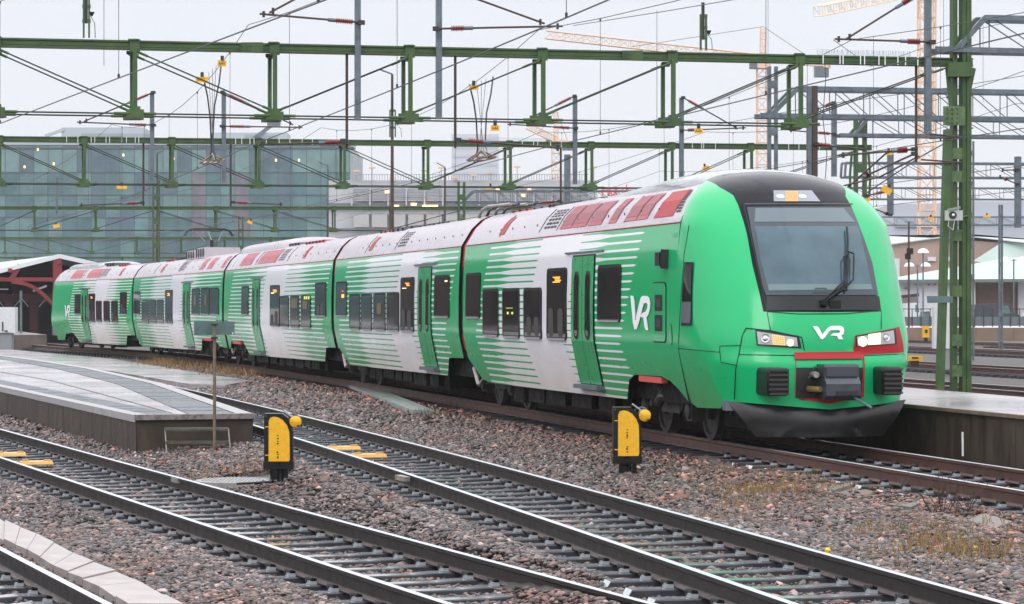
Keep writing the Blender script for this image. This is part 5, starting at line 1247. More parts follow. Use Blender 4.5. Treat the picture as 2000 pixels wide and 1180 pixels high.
drop(1, 698.5, -60, 234, .115, 'grey drop post hanging from the big gantry, left one of two at the top', [((705, 45), (506, 28), .09, .26), ((705, -70), (525, 26), .1, .2)])
drop(1, 857, -60, 233, .115, 'grey drop post hanging from the big gantry, right one of two at the top', [((850, 57), (1097, 52), .12, .22), ((850, -30), (1062, 47), .1, .2)])
drop(1, 1812, -60, 262, .13, 'grey drop post hanging from the big gantry next to the tall green mast', [((1818, 83), (1628, 77), .13, .26), ((1818, -28), (1650, 77), .2, .35)])
drop(1, 680.5, 92, 291, .028, 'brown rod under the big gantry holding the left lower insulator arm', [((676, 277), (507, 282), .06, .24)], RUSTP, .2, True)
drop(1, 893, 92, 288, .028, 'brown rod under the big gantry holding the lower arm above the carriages', [((897, 273), (1100, 289), .10, .24)], RUSTP, .2, True)
drop(1, 1796, 125, 316, .028, 'brown rod under the big gantry left of the tall green mast', [((1790, 291), (1645, 303), .10, .24), ((1790, 300), (1690, 345), .9, .95)], RUSTP, .2, True)
drop(2, 297, 181, 358, .13, 'grey drop post of the second gantry above the rear carriages', [((299, 181), (163, 238), .08, .3), ((300, 245), (150, 239), .1, .25)])
drop(2, 437, 180, 358, .13, 'grey drop post of the second gantry near the hanging section insulator', [((434, 180), (572, 244), .1, .3), ((433, 247), (590, 249), .1, .28)])
drop(2, 1123, 188, 360, .13, 'grey drop post of the second gantry above the front carriage, left one', [((1121, 188), (1040, 228), .1, .4), ((1124, 251), (990, 243), .1, .25)])
drop(2, 1331, 191, 360, .13, 'grey drop post of the second gantry above the front carriage, right one', [((1333, 191), (1440, 252), .1, .3), ((1330, 255), (1455, 250), .1, .22)])
drop(2, 1629, 201, 345, .15, 'grey drop post of the second gantry just behind the train cab', [((1627, 201), (1595, 214), .1, .5), ((1627, 262), (1540, 255), .1, .35)])
drop(2, 281, 278, 402, .03, 'brown rod of the second gantry with arm over the glass building front', [((279, 396), (155, 401), .06, .25)], RUSTP, .2, True)
drop(2, 452, 278, 404, .03, 'brown rod of the second gantry with arm reaching right', [((456, 395), (553, 399), .1, .3)], RUSTP, .2, True)
drop(2, 1098, 282, 400, .03, 'brown rod of the second gantry behind the front roof fairing', [((1094, 393), (1005, 400), .1, .4)], RUSTP, .2, True)
drop('m', 1580, 170, 345, .115, 'thick grey post behind the cab, left of the rusty brown one', [])
drop('m', 1591, 168, 345, .135, 'thick rusty brown post directly behind the cab', [((1592, 282), (1690, 292), .03, .28)], RUSTP)
drop('r3', 1739, 300, 420, .17, 'grey drop post right of the cab with tilted yellow tags', [((1737, 372), (1690, 383), .1, .6), ((1737, 420), (1690, 402), .1, .2)])
drop('r3', 1988, 306, 445, .18, 'grey drop post at the right picture edge', [((1985, 360), (1950, 345), .6, .7), ((1985, 332), (1955, 333), .1, .2)])
drop(3, 640, 322, 405, .10, 'slim grey lamp like post standing on the third gantry at the glass corner', [])
drop(3, 111, 346, 420, .14, 'grey drop post of the third gantry in front of the glass building', [])
# brown green bracket stands on the beams
for pl, x, y0, y1, lab in ((1, 168, -20, 74, 'small green bracket stand on the big gantry at upper left'), (1, 1373, 30, 98, 'small green bracket stand on the big gantry at upper middle'), (2, 766, 215, 268, 'small green bracket stand on the second gantry')):
    o = Q(pl, x, y1); r = thing('bracket_stand', o, lab, 'bracket', 'green bracket stands on the gantry beams'); s = F / o.y
    for dx in (-4.5, 6): m = MB(); m.bar(Q(pl, x + dx, y1), Q(pl, x + dx, y0), .035, .05, GREEN); m.build('upright', r, o)
    for t in (.02, .35, .65): m = MB(); m.box(Q(pl, x + 1, y0 + (y1 - y0) * t), (.16, .05, .07), GREEN); m.build('cross_plate', r, o)
    m = MB(); m.tube([Q(pl, x, y0 - 25), Q(pl, x, y0 + (y1 - y0) * .7)], .035, DARKM, 8); m.build('cable_head', r, o)
    m = MB(); m.tube([Q(pl, x + 9, y0 + (y1 - y0) * .55), Q(pl, x + 17, y0 + (y1 - y0) * .7), Q(pl, x + 18, y1)], .008, DARKM, 5); m.lathe(Q(pl, x + 11, y0 + (y1 - y0) * .55), (0, 0, 1), [(0, .02), (.08, .06)], DARKM, 10); m.build('cable', r, o)
# tall lamp columns
def lamp_post(x, y0, Z, label, left=26, on=False, h0=0, yb=None):
    a = P(x, y0, Z); b = Vector((a.x, a.y, -.3)) if yb is None else P(x, yb, Z); r = thing('lamp_post', b, label, 'lamp post', 'tall yard lamp posts'); m = MB(); m.tube([b, a], [.09, .045], RUSTP if not on else GALV, 8); m.build('column', r, b, smooth=40)
    m = MB(); e = P(x - left, y0 - 9, Z); m.bar(a, e, .14, .05, GALV); m.build('lamp_arm', r, b); return r
lamp_post(766, 145, 98, 'tall brown lamp post behind the big gantry', 24)
lamp_post(640, 325, 150, 'lamp post standing before the glass building corner', 19)
lamp_post(869, 327, 150, 'lamp post before the parking house', 16)
lamp_post(307, 300, 150, 'lamp post with pale head before the glass building', -16)
# ---------------------------------------------------------------- wires
def catenary(fx, supports, label, grp, zc=5.18, zm=7.6, sag=.85, stag=.25, cs=1, zend=None, offx_=0.0):
    o = Vector((fx(supports[0]), supports[0], zc)); r = thing('overhead_wire', o, label, 'overhead wire', grp)
    cp, mp_ = [], []
    for i in range(len(supports) - 1):
        a, b = supports[i], supports[i + 1]; n = 10 if b - a > 20 else 6
        for j in range(n + (1 if i == len(supports) - 2 else 0)):
            t = j / n; Z = a + (b - a) * t; st_ = stag * ((1 - t) if i % 2 == 0 else t) * 2 - stag
            x = fx(Z) + st_ + offx_; cp.append(Vector((x, Z, zc))); mp_.append(Vector((x, Z, zm - sag * 4 * t * (1 - t))))
    m = MB(); m.tube(cp, .0095, WIRE, 5); m.build('contact_wire', r, o); m = MB(); m.tube(mp_, .008, WIRE, 5); m.build('messenger_wire', r, o)
    for i, (p, q) in enumerate(zip(cp, mp_)):
        if i % 2 == 1 and p.y < 110: m = MB(); m.tube([p, q], .0045, WIRE, 4); m.box(p + Vector((0, 0, .03)), (.03, .04, .05), DARKM); m.box(q - Vector((0, 0, .02)), (.03, .03, .05), DARKM); m.build('dropper', r, o)
    return r
catenary(lambda Z: float(xT(Z)) + .25, [8, 55, 85, 141, 200], 'contact and messenger wire above the green train', 'overhead wires along the tracks', sag=.75)
catenary(lambda Z: float(xA(Z)) + .1, [6, 54, 83.5, 141, 200], 'contact and messenger wire above the middle track', 'overhead wires along the tracks', sag=.75)
catenary(lambda Z: float(xB(Z)) + .25, [5, 52, 82, 141], 'contact and messenger wire above the near track crossing the upper left sky', 'overhead wires along the tracks', sag=.8)
catenary(lambda Z: 20.2 - .2245 * Z, [10, 57, 87, 139, 185], 'contact and messenger wire beyond the right platform', 'overhead wires along the tracks', sag=.6)
catenary(lambda Z: 25.5 - .2245 * Z, [30, 57, 87, 139, 185], 'contact and messenger wire farther right past the tall green mast', 'overhead wires along the tracks', sag=.6)
catenary(lambda Z: 31.0 - .2245 * Z, [45, 75, 112, 150, 185], 'contact and messenger wire at the far right above the yard', 'overhead wires along the tracks', sag=.6)
def span(pts, label, r_=.009, name='cable', m_=None):
    o = Vector(pts[0]); m = MB(); m.tube(pts, r_, m_ or WIRE, 5); return tag(m.build(name, None, o), label, 'cable', 'loose cables among the gantries')
span([Q(1, 1628, 78), Q('r3', 1700, 130), Q('r3', 1900, 60), Q('r3', 2100, 10)], 'thin cable rising to the upper right corner')
span([Q(2, 1390, 245), P(1640, 200, 75), P(1850, 172, 70), P(2050, 140, 66)], 'thin pale cable across the right gantries')
span([P(1120, 50, 60), P(1300, 22, 52), P(1500, -12, 45)], 'thin cable in the sky above the front carriage')
span([P(-20, 500, 160), P(330, 450, 105), P(500, 425, 90), P(700, 380, 80)], 'pale cable crossing low before the glass building')
span([P(1655, 402, 88), P(1800, 305, 80), P(1900, 250, 75)], 'dark stay cable rising right of the cab', .02)
span([P(1640, 380, 80), P(1730, 300, 78), P(1740, 296, 78)], 'dark stay rod right of the cab with a yellow tag', .028, m_=RUSTP); span([P(1640, 365, 80), P(1720, 345, 78), P(1795, 305, 77)], 'second dark stay rod right of the cab', .028, m_=RUSTP)
for i, (x, y0, y1, Z) in enumerate([(203, -20, 128, 44), (1283, 20, 240, 50), (1500, -20, 110, 58), (1843, -20, 92, 60), (1706, 72, 430, 62), (1920, 40, 200, 70)]):
    span([P(x, y0, Z), P(x, y1, Z)], ['hanging dropper at the far upper left', 'hanging dropper above the front carriage', 'hanging dropper above the cab', 'hanging dropper beside the tall green mast', 'long vertical wire right of the cab', 'vertical wire at the upper right'][i], .005, 'dropper_wire')
# wavy cables hanging near the grey masts
span([P(1610, 115, 74), P(1613, 150, 74), P(1607, 230, 74), P(1615, 300, 74), P(1612, 350, 74)], 'wavy black cable hanging behind the cab', .012)
# section insulators with their hanging leads
def section_ins(cx, cy, Z, tx1, ty1, tx2, ty2, label):
    o = P(cx, cy, Z); r = thing('section_insulator', o, label, 'insulator', 'rusty section insulators hanging in the wires'); RB = mat('rust_bracket', (.20, .13, .09), .5, var=.4); m = MB()
    d = Vector((-.22, .97, 0)).normalized(); L_ = .75
    for s in (-.12, .12): m.bar(o - d * L_ + Vector((s, 0, 0)), o + d * L_ + Vector((s, 0, 0)), .03, .03, RB)
    for t in (-.5, 0, .5): m.bar(o + d * t + Vector((-.2, 0, .02)), o + d * t + Vector((.2, 0, .02)), .05, .04, WHITE if t == 0 else RB)
    for s in (-1, 1): m.tube([o + d * L_ * s, o + d * .2 * s + Vector((0, 0, .16)), o + Vector((0, 0, .20))], .02, RB, 6); m.tube([o + d * .3 * s + Vector((-.25, 0, 0)), o + d * .1 * s + Vector((0, 0, .18)), o + d * .3 * s + Vector((.25, 0, .04))], .02, RB, 6)
    m.build('frame', r, o)
    for (x, y), s in (((tx1, ty1), 1), ((tx2, ty2), -1)):
        a = P(x, y, Z); e = o + d * L_ * s; mid = a.lerp(e, .45) + Vector((.10 * s, 0, 0)); m = MB(); m.tube([a, a.lerp(mid, .5) + Vector((.02, 0, 0)), mid, mid.lerp(e, .6) + Vector((.06 * s, 0, -.1)), e], .018, DARKM, 5); m.build('lead', r, o)
    for k in range(3): m = MB(); a = P(lerp(tx1, tx2, .3 + .2 * k), lerp(ty1, ty2, .3 + .2 * k), Z); m.tube([a, o + d * (k - 1) * .3 + Vector((0, 0, .1))], .005, WIRE, 4); m.build('hanger', r, o)
section_ins(414, 318, 60.6, 397, 150, 433, 118, 'section insulator with hanging leads before the glass building')
section_ins(940, 312, 58.5, 917, 165, 963, 150, 'section insulator with hanging leads above the middle carriages')
# number plates
def plate(x0, y0, x1, y1, Z, txt, label, rot=0, text=True):
    a, b = P(x0, y1, Z), P(x1, y0, Z); c_ = (a + b) / 2; r = thing('number_plate', c_, label, 'sign', 'yellow number plates on the wires'); w_, h_ = b.x - a.x, b.z - a.z
    m = MB(); R_ = Matrix.Rotation(rot, 3, 'Y'); xx, zz = R_ @ Vector((1, 0, 0)), R_ @ Vector((0, 0, 1)); m.box(c_, (w_, .012, h_), YEL, (xx, Vector((0, 1, 0)), zz)); m.build('plate', r, c_)
    m = MB(); m.box(c_ + zz * (h_ * .5 + .05), (.07, .05, .10), DARKM); m.build('clip', r, c_)
    if txt:
        q = c_ - xx * w_ * .40 - zz * h_ * .30 + Vector((0, -.010, 0)); M4 = Matrix(((xx.x, zz.x, 0, q.x), (0, 0, -1, q.y), (xx.z, zz.z, 0, q.z), (0, 0, 0, 1)))
        text_mesh(txt, h_ * .85, INK, 'lettering', M4, r, c_, sx=w_ * .80 / (h_ * .85 * .60 * len(txt)))
plate(425, 118, 442, 130, 60, 'A44', 'yellow A44 plate highest on the wire above the glass building', rot=.06)
plate(382, 150, 407, 161, 60.5, 'A44:2', 'wide yellow plate just below and left of the highest one', rot=.03)
plate(916.5, 167, 934.5, 176, 58, 'A4 E4', 'yellow plate on the wire above the middle carriages', rot=-.03)
plate(958.5, 245, 975.5, 256, 54.5, 'A44', 'yellow A44 plate hanging under the big gantry, left one')
plate(1356, 251, 1373, 261, 55.2, 'A44', 'yellow A44 plate hanging under the big gantry, right one')
for i, (x0, y0, x1, y1, Z, rt, lb) in enumerate([(228, 363, 248, 369, 83, 0, 'yellow tag under the second gantry before the glass building'), (104, 438, 117, 445, 139, -.25, 'small yellow tag low before the glass building at far left'), (1728, 296, 1743, 303, 80, 0, 'yellow tag on the stay right of the cab, upper one'), (1722, 365, 1742, 378, 84, .55, 'strongly tilted yellow tag right of the cab'), (1688, 386, 1700, 393, 86, -.2, 'small yellow tag touching the cab outline'), (1813, 424, 1823, 430, 120, 0, 'small yellow tag before the crane lattice'), (1920, 420, 1935, 425, 139, 0, 'yellow tag near the short grey twin mast'), (949, 364, 967, 369, 95, 0, 'yellow tag above the roof cables of the front carriage'), (1372, 325, 1385, 332, 95, -.4, 'yellow tag just above the roof fairing'), (483, 431, 493, 437, 139, .4, 'small yellow tag before the glass building above the third carriage')]):
    plate(x0, y0, x1, y1, Z, None, lb, rt)
# ================================================================= buildings and far things
# glass building
def at_Z(x, y, Z): return P(x, y, Z)
ZG = 450.0
gl = thing('glass_building', (P(340, 600, ZG).x, ZG, 0), 'large teal glass office building behind the gantries at left', 'building'); og = Vector((P(340, 600, ZG).x, ZG, 0))
x0w, x1w = -330.0, P(683, 600, ZG).x; ztop = P(0, 283, ZG).z; zbt = -2  # extra length left of frame, added to darken reflections in the train windows
GT = []
for i, c in enumerate([(.075, .155, .165), (.095, .18, .185), (.12, .215, .215), (.09, .145, .175), (.155, .255, .25), (.16, .15, .175)]): GT.append(mat('facade_glass_%d' % i, c, .2, var=.22, scale=.25, spec=.4))
m = MB(); pw = 2.38; nx = int((x1w - x0w) / pw); hz = [ztop - .2, ztop - .2 - (290 - 283 + 0) * ZG / F]
levels = [P(0, y, ZG).z for y in (284, 290, 337, 381, 425, 469, 513, 557, 601)] + [zbt]
for j in range(len(levels) - 1):
    for i in range(nx):
        a = x1w - (i + 1) * pw; rnd = random.random(); px_ = 1000 + F * a / ZG
        mm_ = GT[4] if j < 2 and rnd < .5 else GT[int(rnd * 4)] if not (j in (2, 3, 4) and (130 < px_ < 150 or 350 < px_ < 375 or 455 < px_ < 480)) else GT[5]
        m.add([(a + .04, ZG, levels[j + 1] + .04), (a + pw - .04, ZG, levels[j + 1] + .04), (a + pw - .04, ZG, levels[j] - .04), (a + .04, ZG, levels[j] - .04)], [(0, 1, 2, 3)], mm_)
m.build('glass_facade', gl, og)
m = MB(); DK = mat('mullion_dark', (.05, .075, .09), .5)
for i in range(nx + 1): a = x1w - i * pw; m.box((a, ZG + .02, (ztop + zbt) / 2), (.10, .1, ztop - zbt), DK)
for z in levels[:-1]: m.box(((x0w + x1w) / 2, ZG - .03, z), (x1w - x0w, .1, .14 if z != levels[1] else .35), DK)
m.build('mullions', gl, og)
m = MB(); m.box(((x0w + x1w) / 2, ZG + 20.2, (ztop + zbt) / 2), (x1w - x0w - .1, 40, ztop - zbt), mat('building_side', (.12, .17, .18), .3, var=.2, scale=.3)); m.build('building_body', gl, og)
m = MB(); PG = mat('plant_room_grey', (.36, .39, .42), .5)
for xa, xb, ya, yb, dz in ((120, 280, 252, 264, 12), (0, 690, 276, 284, 3), (410, 560, 262, 277, 10), (240, 280, 257, 266, 11)):
    a, b = P(xa, ya, ZG + dz), P(xb, yb, ZG + dz); m.box(((a.x + b.x) / 2, ZG + dz + 4, (a.z + b.z) / 2), (b.x - a.x, 8, a.z - b.z + .5), PG)
m.bar(P(88, 266, ZG + 12), P(125, 253, ZG + 12), .5, .5, PG); m.bar(P(497, 270, ZG + 10), P(535, 242, ZG + 10), .6, .6, GALV); m.box(P(535, 242, ZG + 10), (2.2, 1, .8), GALV); m.build('rooftop_plant', gl, og)
for i, (x, y) in enumerate([(74, 292), (105, 320), (241, 303), (339, 310), (539, 313), (584, 313), (48, 326)]):
    m = MB(); m.box(P(x, y, ZG - .3), (.3, .1, .45), mat('office_warm', (1, .7, .35), .5, emit=(1, .62, .25), estr=.9)); m.build('office_lamp', gl, og)
# parking house
ZPk = 380.0
pk = thing('parking_house', P(900, 600, ZPk), 'pale grey multi storey parking house with louvred decks behind the carriages', 'building'); op = P(900, 600, ZPk)
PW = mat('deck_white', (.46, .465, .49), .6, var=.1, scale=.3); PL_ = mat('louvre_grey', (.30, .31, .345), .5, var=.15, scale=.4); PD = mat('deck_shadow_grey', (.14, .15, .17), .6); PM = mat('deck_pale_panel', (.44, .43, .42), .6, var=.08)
def wallr(mb, x0, y0, x1, y1, m_, dz=0, th=.3): a, b = P(x0, y1, ZPk), P(x1, y0, ZPk); mb.box(((a.x + b.x) / 2, ZPk - dz, (a.z + b.z) / 2), (b.x - a.x, th, b.z - a.z), m_)
m = MB(); wallr(m, 640, 352, 1165, 640, PW, -6, 11); m.build('deck_structure', pk, op)
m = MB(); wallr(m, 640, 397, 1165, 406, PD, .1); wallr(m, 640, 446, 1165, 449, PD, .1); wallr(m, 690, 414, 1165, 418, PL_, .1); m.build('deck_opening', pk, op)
for i in range(13):
    x = 689 + i * 35.5; m = MB(); wallr(m, x + 2, 367, x + 32, 393, PL_, .25)
    for k in range(9): wallr(m, x + 2, 369 + k * 2.8, x + 32, 370.2 + k * 2.8, PW, .45, .1)
    m.build('louvre_panel', pk, op)
    m = MB(); wallr(m, x + 2, 419, x + 32, 444, PM, .25); m.build('wall_panel', pk, op)
for i in range(14): m = MB(); wallr(m, 686 + i * 35.5, 364, 689 + i * 35.5, 402, PW, .6); m.build('column', pk, op)
m = MB()
for i in range(90): x = 684 + i * 5.2; m.bar(P(x, 352, ZPk), P(x, 341, ZPk), .07, .07, PL_)
m.bar(P(684, 341, ZPk), P(1150, 341, ZPk), .08, .08, PL_); m.build('roof_railing', pk, op)
for i, (x, y) in enumerate([(697, 334), (727, 328), (767, 347), (829, 334), (862, 328), (890, 347), (925, 343), (958, 337), (1010, 326), (1160, 327)]):
    m = MB(); m.bar(P(x, 352, ZPk), P(x, y, ZPk), .08, .08, PL_); m.box(P(x, y, ZPk), (.9, .6, .22), mat('warm_roof_lamp', (.7, .52, .3), .5)); m.build('roof_lamp', pk, op)
for x, y, w_ in ((840, 403, 2.2), (808, 399, .8), (773, 403, .9), (974, 369, .8), (756, 375, .6), (1034, 371, .5), (1022, 382, .5)): m = MB(); m.box(P(x, y, ZPk - 1), (w_, .2, .35), WARM); m.build('deck_lamp', pk, op)
# red roof sign
rs = P(1173, 383, 330); sgn = thing('roof_sign', rs, 'red letters of a roof sign partly hidden by the train roof', 'sign')
ms_ = mat('sign_red', (.80, .05, .07), .5, emit=(.9, .06, .09), estr=.5); M4 = Matrix(((1, 0, 0, rs.x), (0, 0, -1, rs.y), (0, 1, 0, rs.z), (0, 0, 0, 1)))
xo = 0
for ch, sc_ in (('n', 1.0), ('o', .86), ('r', .80), ('d', .76), ('s', .72)):
    q = rs + Vector((xo, 0, 0)); M4 = Matrix(((1, 0, 0, q.x), (0, 0, -1, q.y), (0, 1, 0, q.z + (1 - sc_) * .9), (0, 0, 0, 1))); text_mesh(ch, 2.3 * sc_, ms_, 'letter', M4, sgn, rs, ext=.06); xo += .92 * sc_
m = MB(); m.bar(rs + Vector((0, .3, -.2)), rs + Vector((4, .3, -.2)), .1, .1, GALV); m.build('sign_frame', sgn, rs)
for x, y0, y1, Z in ((1105, 300, 440, 200), (1112, 300, 440, 210)): pass
tag(MB().bar(P(1108, 302, 190), P(1108, 470, 190), .38, .38, GALV).build('steel_mast', None, P(1108, 470, 190)), 'thick grey steel mast behind the roof cables of the front carriage', 'mast')
# towers in the haze
def tower(x0, x1, y0, Z, dep, label, m_, name='tower_block'):
    a, b = P(x0, y0, Z), P(x1, 600, Z); r = thing(name, ((a.x + b.x) / 2, Z, 0), label, 'building'); o = Vector(((a.x + b.x) / 2, Z, 0)); m = MB(); m.box(((a.x + b.x) / 2, Z + dep / 2, a.z / 2), (b.x - a.x, dep, a.z), m_)
    n = int(a.z / 8)
    for i in range(n): m.box(((a.x + b.x) / 2, Z - .4, a.z * (i + .5) / n), ((b.x - a.x) * .94, .8, 2.4), mat('tower_glass', (.34, .38, .44), .3))
    m.build('building_body', r, o); return r
TW = mat('tower_wall', (.44, .46, .52), .4)
tower(882, 974, 262, 2600, 40, 'very tall tower almost lost in the haze above the middle carriages', TW)
tower(1745, 1850, 398, 700, 60, 'pale grey blue block in the haze behind the crane at right', TW, 'office_block'); tower(1850, 2100, 393, 760, 60, 'wide pale grey block in the haze at the right edge', TW, 'office_block')
# cranes
ORG = mat('crane_orange_hazed', (.76, .52, .36), .6); ORP = mat('crane_pale_orange_hazed', (.78, .62, .48), .6)  # oranges paled to put distance haze into the colour
def lattice(mb, a, b, w, n, m_, r_=.05, tri=False):
    a, b = Vector(a), Vector(b); d = (b - a).normalized(); up = Vector((0, 0, 1)) if abs(d.z) < .8 else Vector((0, 1, 0)); x = d.cross(up).normalized() * w / 2; y = x.cross(d).normalized() * w / 2
    cs_ = [x + y, x - y, -x - y, -x + y]
    for c_ in cs_: mb.tube([a + c_, b + c_], r_ * 1.6, m_, 4)
    for i in range(n):
        p, q = a.lerp(b, i / n), a.lerp(b, (i + 1) / n)
        for k in range(4):
            c0, c1 = cs_[k], cs_[(k + 1) % 4]; mb.tube([p + c0, q + c1] if i % 2 else [p + c1, q + c0], r_, m_, 4, cap=False); mb.tube([p + c0, p + c1], r_, m_, 4, cap=False)
def crane(Z, xm, ybase, ymast, label, jib, cjib, apex, w, m_, wx=1.0):
    b = P(xm, ybase, Z); b.z = 0; r = thing('tower_crane', b, label, 'crane'); m = MB(); t = P(xm, ymast, Z); lattice(m, b, t, w, max(8, int((t.z - b.z) / w)), m_, w * .035); m.build('tower', r, b)
    m = MB(); m.box(t, (w * 1.5, w * 1.5, w * .6), m_); m.box(t + Vector((-w * .9, -w * .4, w * .1)), (w * .7, w * .8, w * .9), GALV); m.build('operator_cab', r, b)
    if jib: m = MB(); e = P(*jib); lattice(m, t + Vector((0, 0, w * .6)), e, w * .75, max(10, int((e - t).length / (w * .9))), m_, w * .03); m.build('jib', r, b)
    if cjib:
        m = MB(); e = P(*cjib); m.bar(t + Vector((0, 0, w * .6)), e, w * .8, w * .3, m_); m.box(e - (e - t) * .12 + Vector((0, 0, -w * .5)), (w * 1.3, w, w), GALV); m.build('counter_jib', r, b)
    if apex: m = MB(); e = P(*apex); lattice(m, t, e, w * .5, 6, m_, w * .03); 
    if apex and jib: m.tube([e, P(*jib).lerp(t, .4)], .05, GALV, 4); m.tube([e, P(*cjib).lerp(t, .1)], .05, GALV, 4)
    if apex: m.build('apex_tower', r, b)
crane(330, 1810, 600, -60, 'orange lattice crane tower behind the tall green mast', None, None, None, 1.9, ORG)
crane(460, 1489, 600, 128, 'tower crane behind the cab with a long jib reaching left', (1066, 68, 470), (1620, 130, 455), (1491, 52, 460), 1.8, ORG)
crane(620, 1086, 600, 283, 'small orange tower crane above the front carriage roof', (1030, 246, 620), (1112, 277, 620), (1086, 215, 620), 1.9, ORG)
m = MB(); a, b = P(1598, 22, 300), P(1860, -34, 330); lattice(m, a, b, 1.1, 26, ORP, .04); tag(m.build('crane_jib', None, a), 'pale orange lattice crane jib end at the top edge of the sky', 'crane jib')
# bare winter trees
BARK = mat('winter_bark', (.10, .085, .08), .8, var=.3)
def bare(x, yb_, Z, h, label):
    b = P(x, yb_, Z); b.z = 0; r = thing('bare_tree', b, label, 'tree', 'bare winter trees before the parking house'); m = MB()
    def br(p, d, L_, rad, lv, mb):
        q = p + d * L_; mb.tube([p, p.lerp(q, .5) + Vector((random.uniform(-.05, .05) * L_, 0, 0)), q], [rad, rad * .8, rad * .6], BARK, 5 if lv < 2 else 3, cap=False)
        if lv >= 5: return
        for _ in range(3 if lv < 4 else 2):
            nd = (d + Vector((random.uniform(-.7, .7), random.uniform(-.7, .7), random.uniform(-.1, .45)))).normalized(); br(q if random.random() < .6 else p.lerp(q, .7), nd, L_ * random.uniform(.6, .85), rad * .6, lv + 1, mb)
    m.tube([b, b + Vector((0, 0, h * .25))], [.2, .16], BARK, 8); m.build('trunk', r, b); m = MB(); br(b + Vector((0, 0, h * .24)), Vector((0, 0, 1)), h * .22, .15, 0, m); m.build('crown', r, b)
for i, (x, h) in enumerate([(868, 13.5), (900, 12), (983, 13), (1030, 13.5), (1070, 12)]): bare(x, 600, 345, h, ['bare tree left of the roof cables before the parking house', 'bare tree behind the third gantry mast', 'bare tree above the roof cables', 'bare tree right of the roof cables', 'bare tree before the right end of the parking house'][i])
# station shed on the left
ZS = 168.0
sh = thing('station_shed', P(115, 600, ZS), 'dark red timber station shed with white gable boards left of the train tail', 'building'); os_ = P(115, 600, ZS)
lat2 = Vector((.952, .306, 0)); bk = Vector((-.306, .952, 0)); RD = mat('shed_red', (.20, .022, .025), .5, var=.2, scale=2); RDD = mat('shed_dark_red', (.07, .014, .018), .6, var=.3); WG = mat('barge_white', (.66, .67, .70), .5); RF = mat('shed_roof', (.42, .43, .47), .4, var=.15, scale=1); IN = mat('shed_interior', (.010, .010, .013), .8)
pk_ = P(115, 498, ZS)
def SH_(u, z, b=0.0): return Vector((pk_.x, pk_.y, 0)) + lat2 * u + bk * b + Vector((0, 0, z))
zp = pk_.z; zeL = zp - 2.0; uL, uR = -9.5, 7.0; zR = zp - 1.50
m = MB(); m.prism([SH_(0, zp), SH_(uL, zeL - .45), SH_(uL, zeL - .65), SH_(0, zp - .2), SH_(uR, zR - .2), SH_(uR, zR)], bk * 60, RF); m.build('roof', sh, os_)
m = MB(); m.bar(SH_(0, zp - .08, -.15), SH_(uL, zeL - .53, -.15), .2, .26, WG); m.bar(SH_(0, zp - .08, -.15), SH_(uR, zR - .08, -.15), .2, .26, WG); m.build('barge_board', sh, os_)
m = MB(); m.add([SH_(uL, -.3, 6), SH_(uR, -.3, 6), SH_(uR, zR - .3, 6), SH_(0, zp - .3, 6), SH_(uL, zeL - .6, 6)], [(0, 1, 2, 3, 4)], IN); m.build('dark_interior', sh, os_)
m = MB(); m.box(SH_(-.1, zp / 2 + .1, 0), (.54, .4, zp - .3), RD, (lat2, bk, Vector((0, 0, 1)))); m.box(SH_(-.1, .62, -.01), (.60, .46, .75), mat('pier_grey', (.16, .16, .18), .6), (lat2, bk, Vector((0, 0, 1)))); m.build('gable_post', sh, os_)
zt_ = P(60, 546, ZS).z
m = MB(); m.bar(SH_(uL, zt_), SH_(uR, zt_), .3, .24, RD); m.build('tie_beam', sh, os_)
def arc(u0, z0, u1, z1, bulge): return [SH_(u0 + (u1 - u0) * t, z0 + (z1 - z0) * t + bulge * math.sin(math.pi * t)) for t in [i / 8 for i in range(9)]]
for s, u1 in ((-1, -2.9), (1, 2.9)):
    m = MB(); pts = arc(u1, zt_ - .15, s * .2, zt_ - 1.7, .42)
    for a, b in zip(pts[:-1], pts[1:]): m.bar(a, b + (b - a) * .1, .3, .22, RD)
    m.build('curved_brace', sh, os_)
m = MB(); m.bar(SH_(-3.0, zt_ - .1), SH_(-2.4, zt_ + .9), .25, .3, RD); m.box(SH_(-3.0, zt_ + .55, -.2), (.24, .3, .24), RD); m.box(SH_(0, zp - .42, -.2), (.24, .3, .3), RD); m.build('strut', sh, os_)
for i in range(6):
    u = -7.2 + i * 1.55; m = MB(); m.box(SH_(u, 1.5, 4), (.55, .2, 2.6), RDD, (lat2, bk, Vector((0, 0, 1)))); m.box(SH_(u + .77, 2.55, 4), (1.1, .2, .55), RDD, (lat2, bk, Vector((0, 0, 1)))); m.bar(SH_(u + .3, 2.0, 3.85), SH_(u + .75, 2.5, 3.85), .04, .05, RF); m.bar(SH_(u + 1.2, 2.0, 3.85), SH_(u + .8, 2.5, 3.85), .04, .05, RF); m.build('arched_bay', sh, os_)
m = MB(); m.box(SH_(-1.0, zt_ - .55, 1.2), (.9, .1, .12), WG, (Vector((.93, 0, .35)), Vector((0, 1, 0)), Vector((-.35, 0, .93)))); m.box(SH_(-3.3, zt_ - .6, 1.2), (.7, .1, .06), WG); m.build('hall_light', sh, os_)
m = MB(); m.lathe(SH_(-.1, zt_ - .35, -.35), (0, -1, 0), [(0, .12), (.05, .16)], WHITE, 14); m.build('camera', sh, os_)
m = MB(); m.box(SH_(-7.0, zp - .75, -.3), (.45, .3, .5), DARKM); m.build('gable_lamp', sh, os_)
m = MB(); ax2 = (lat2, bk, Vector((0, 0, 1)))  # unseen wing left of frame, added so the train windows reflect something dark
m.box(SH_(-62, 5.2, 9), (86, 14, 10.8), mat('unseen_wing_dark', (.055, .038, .036), .7, var=.3, scale=.6), ax2)
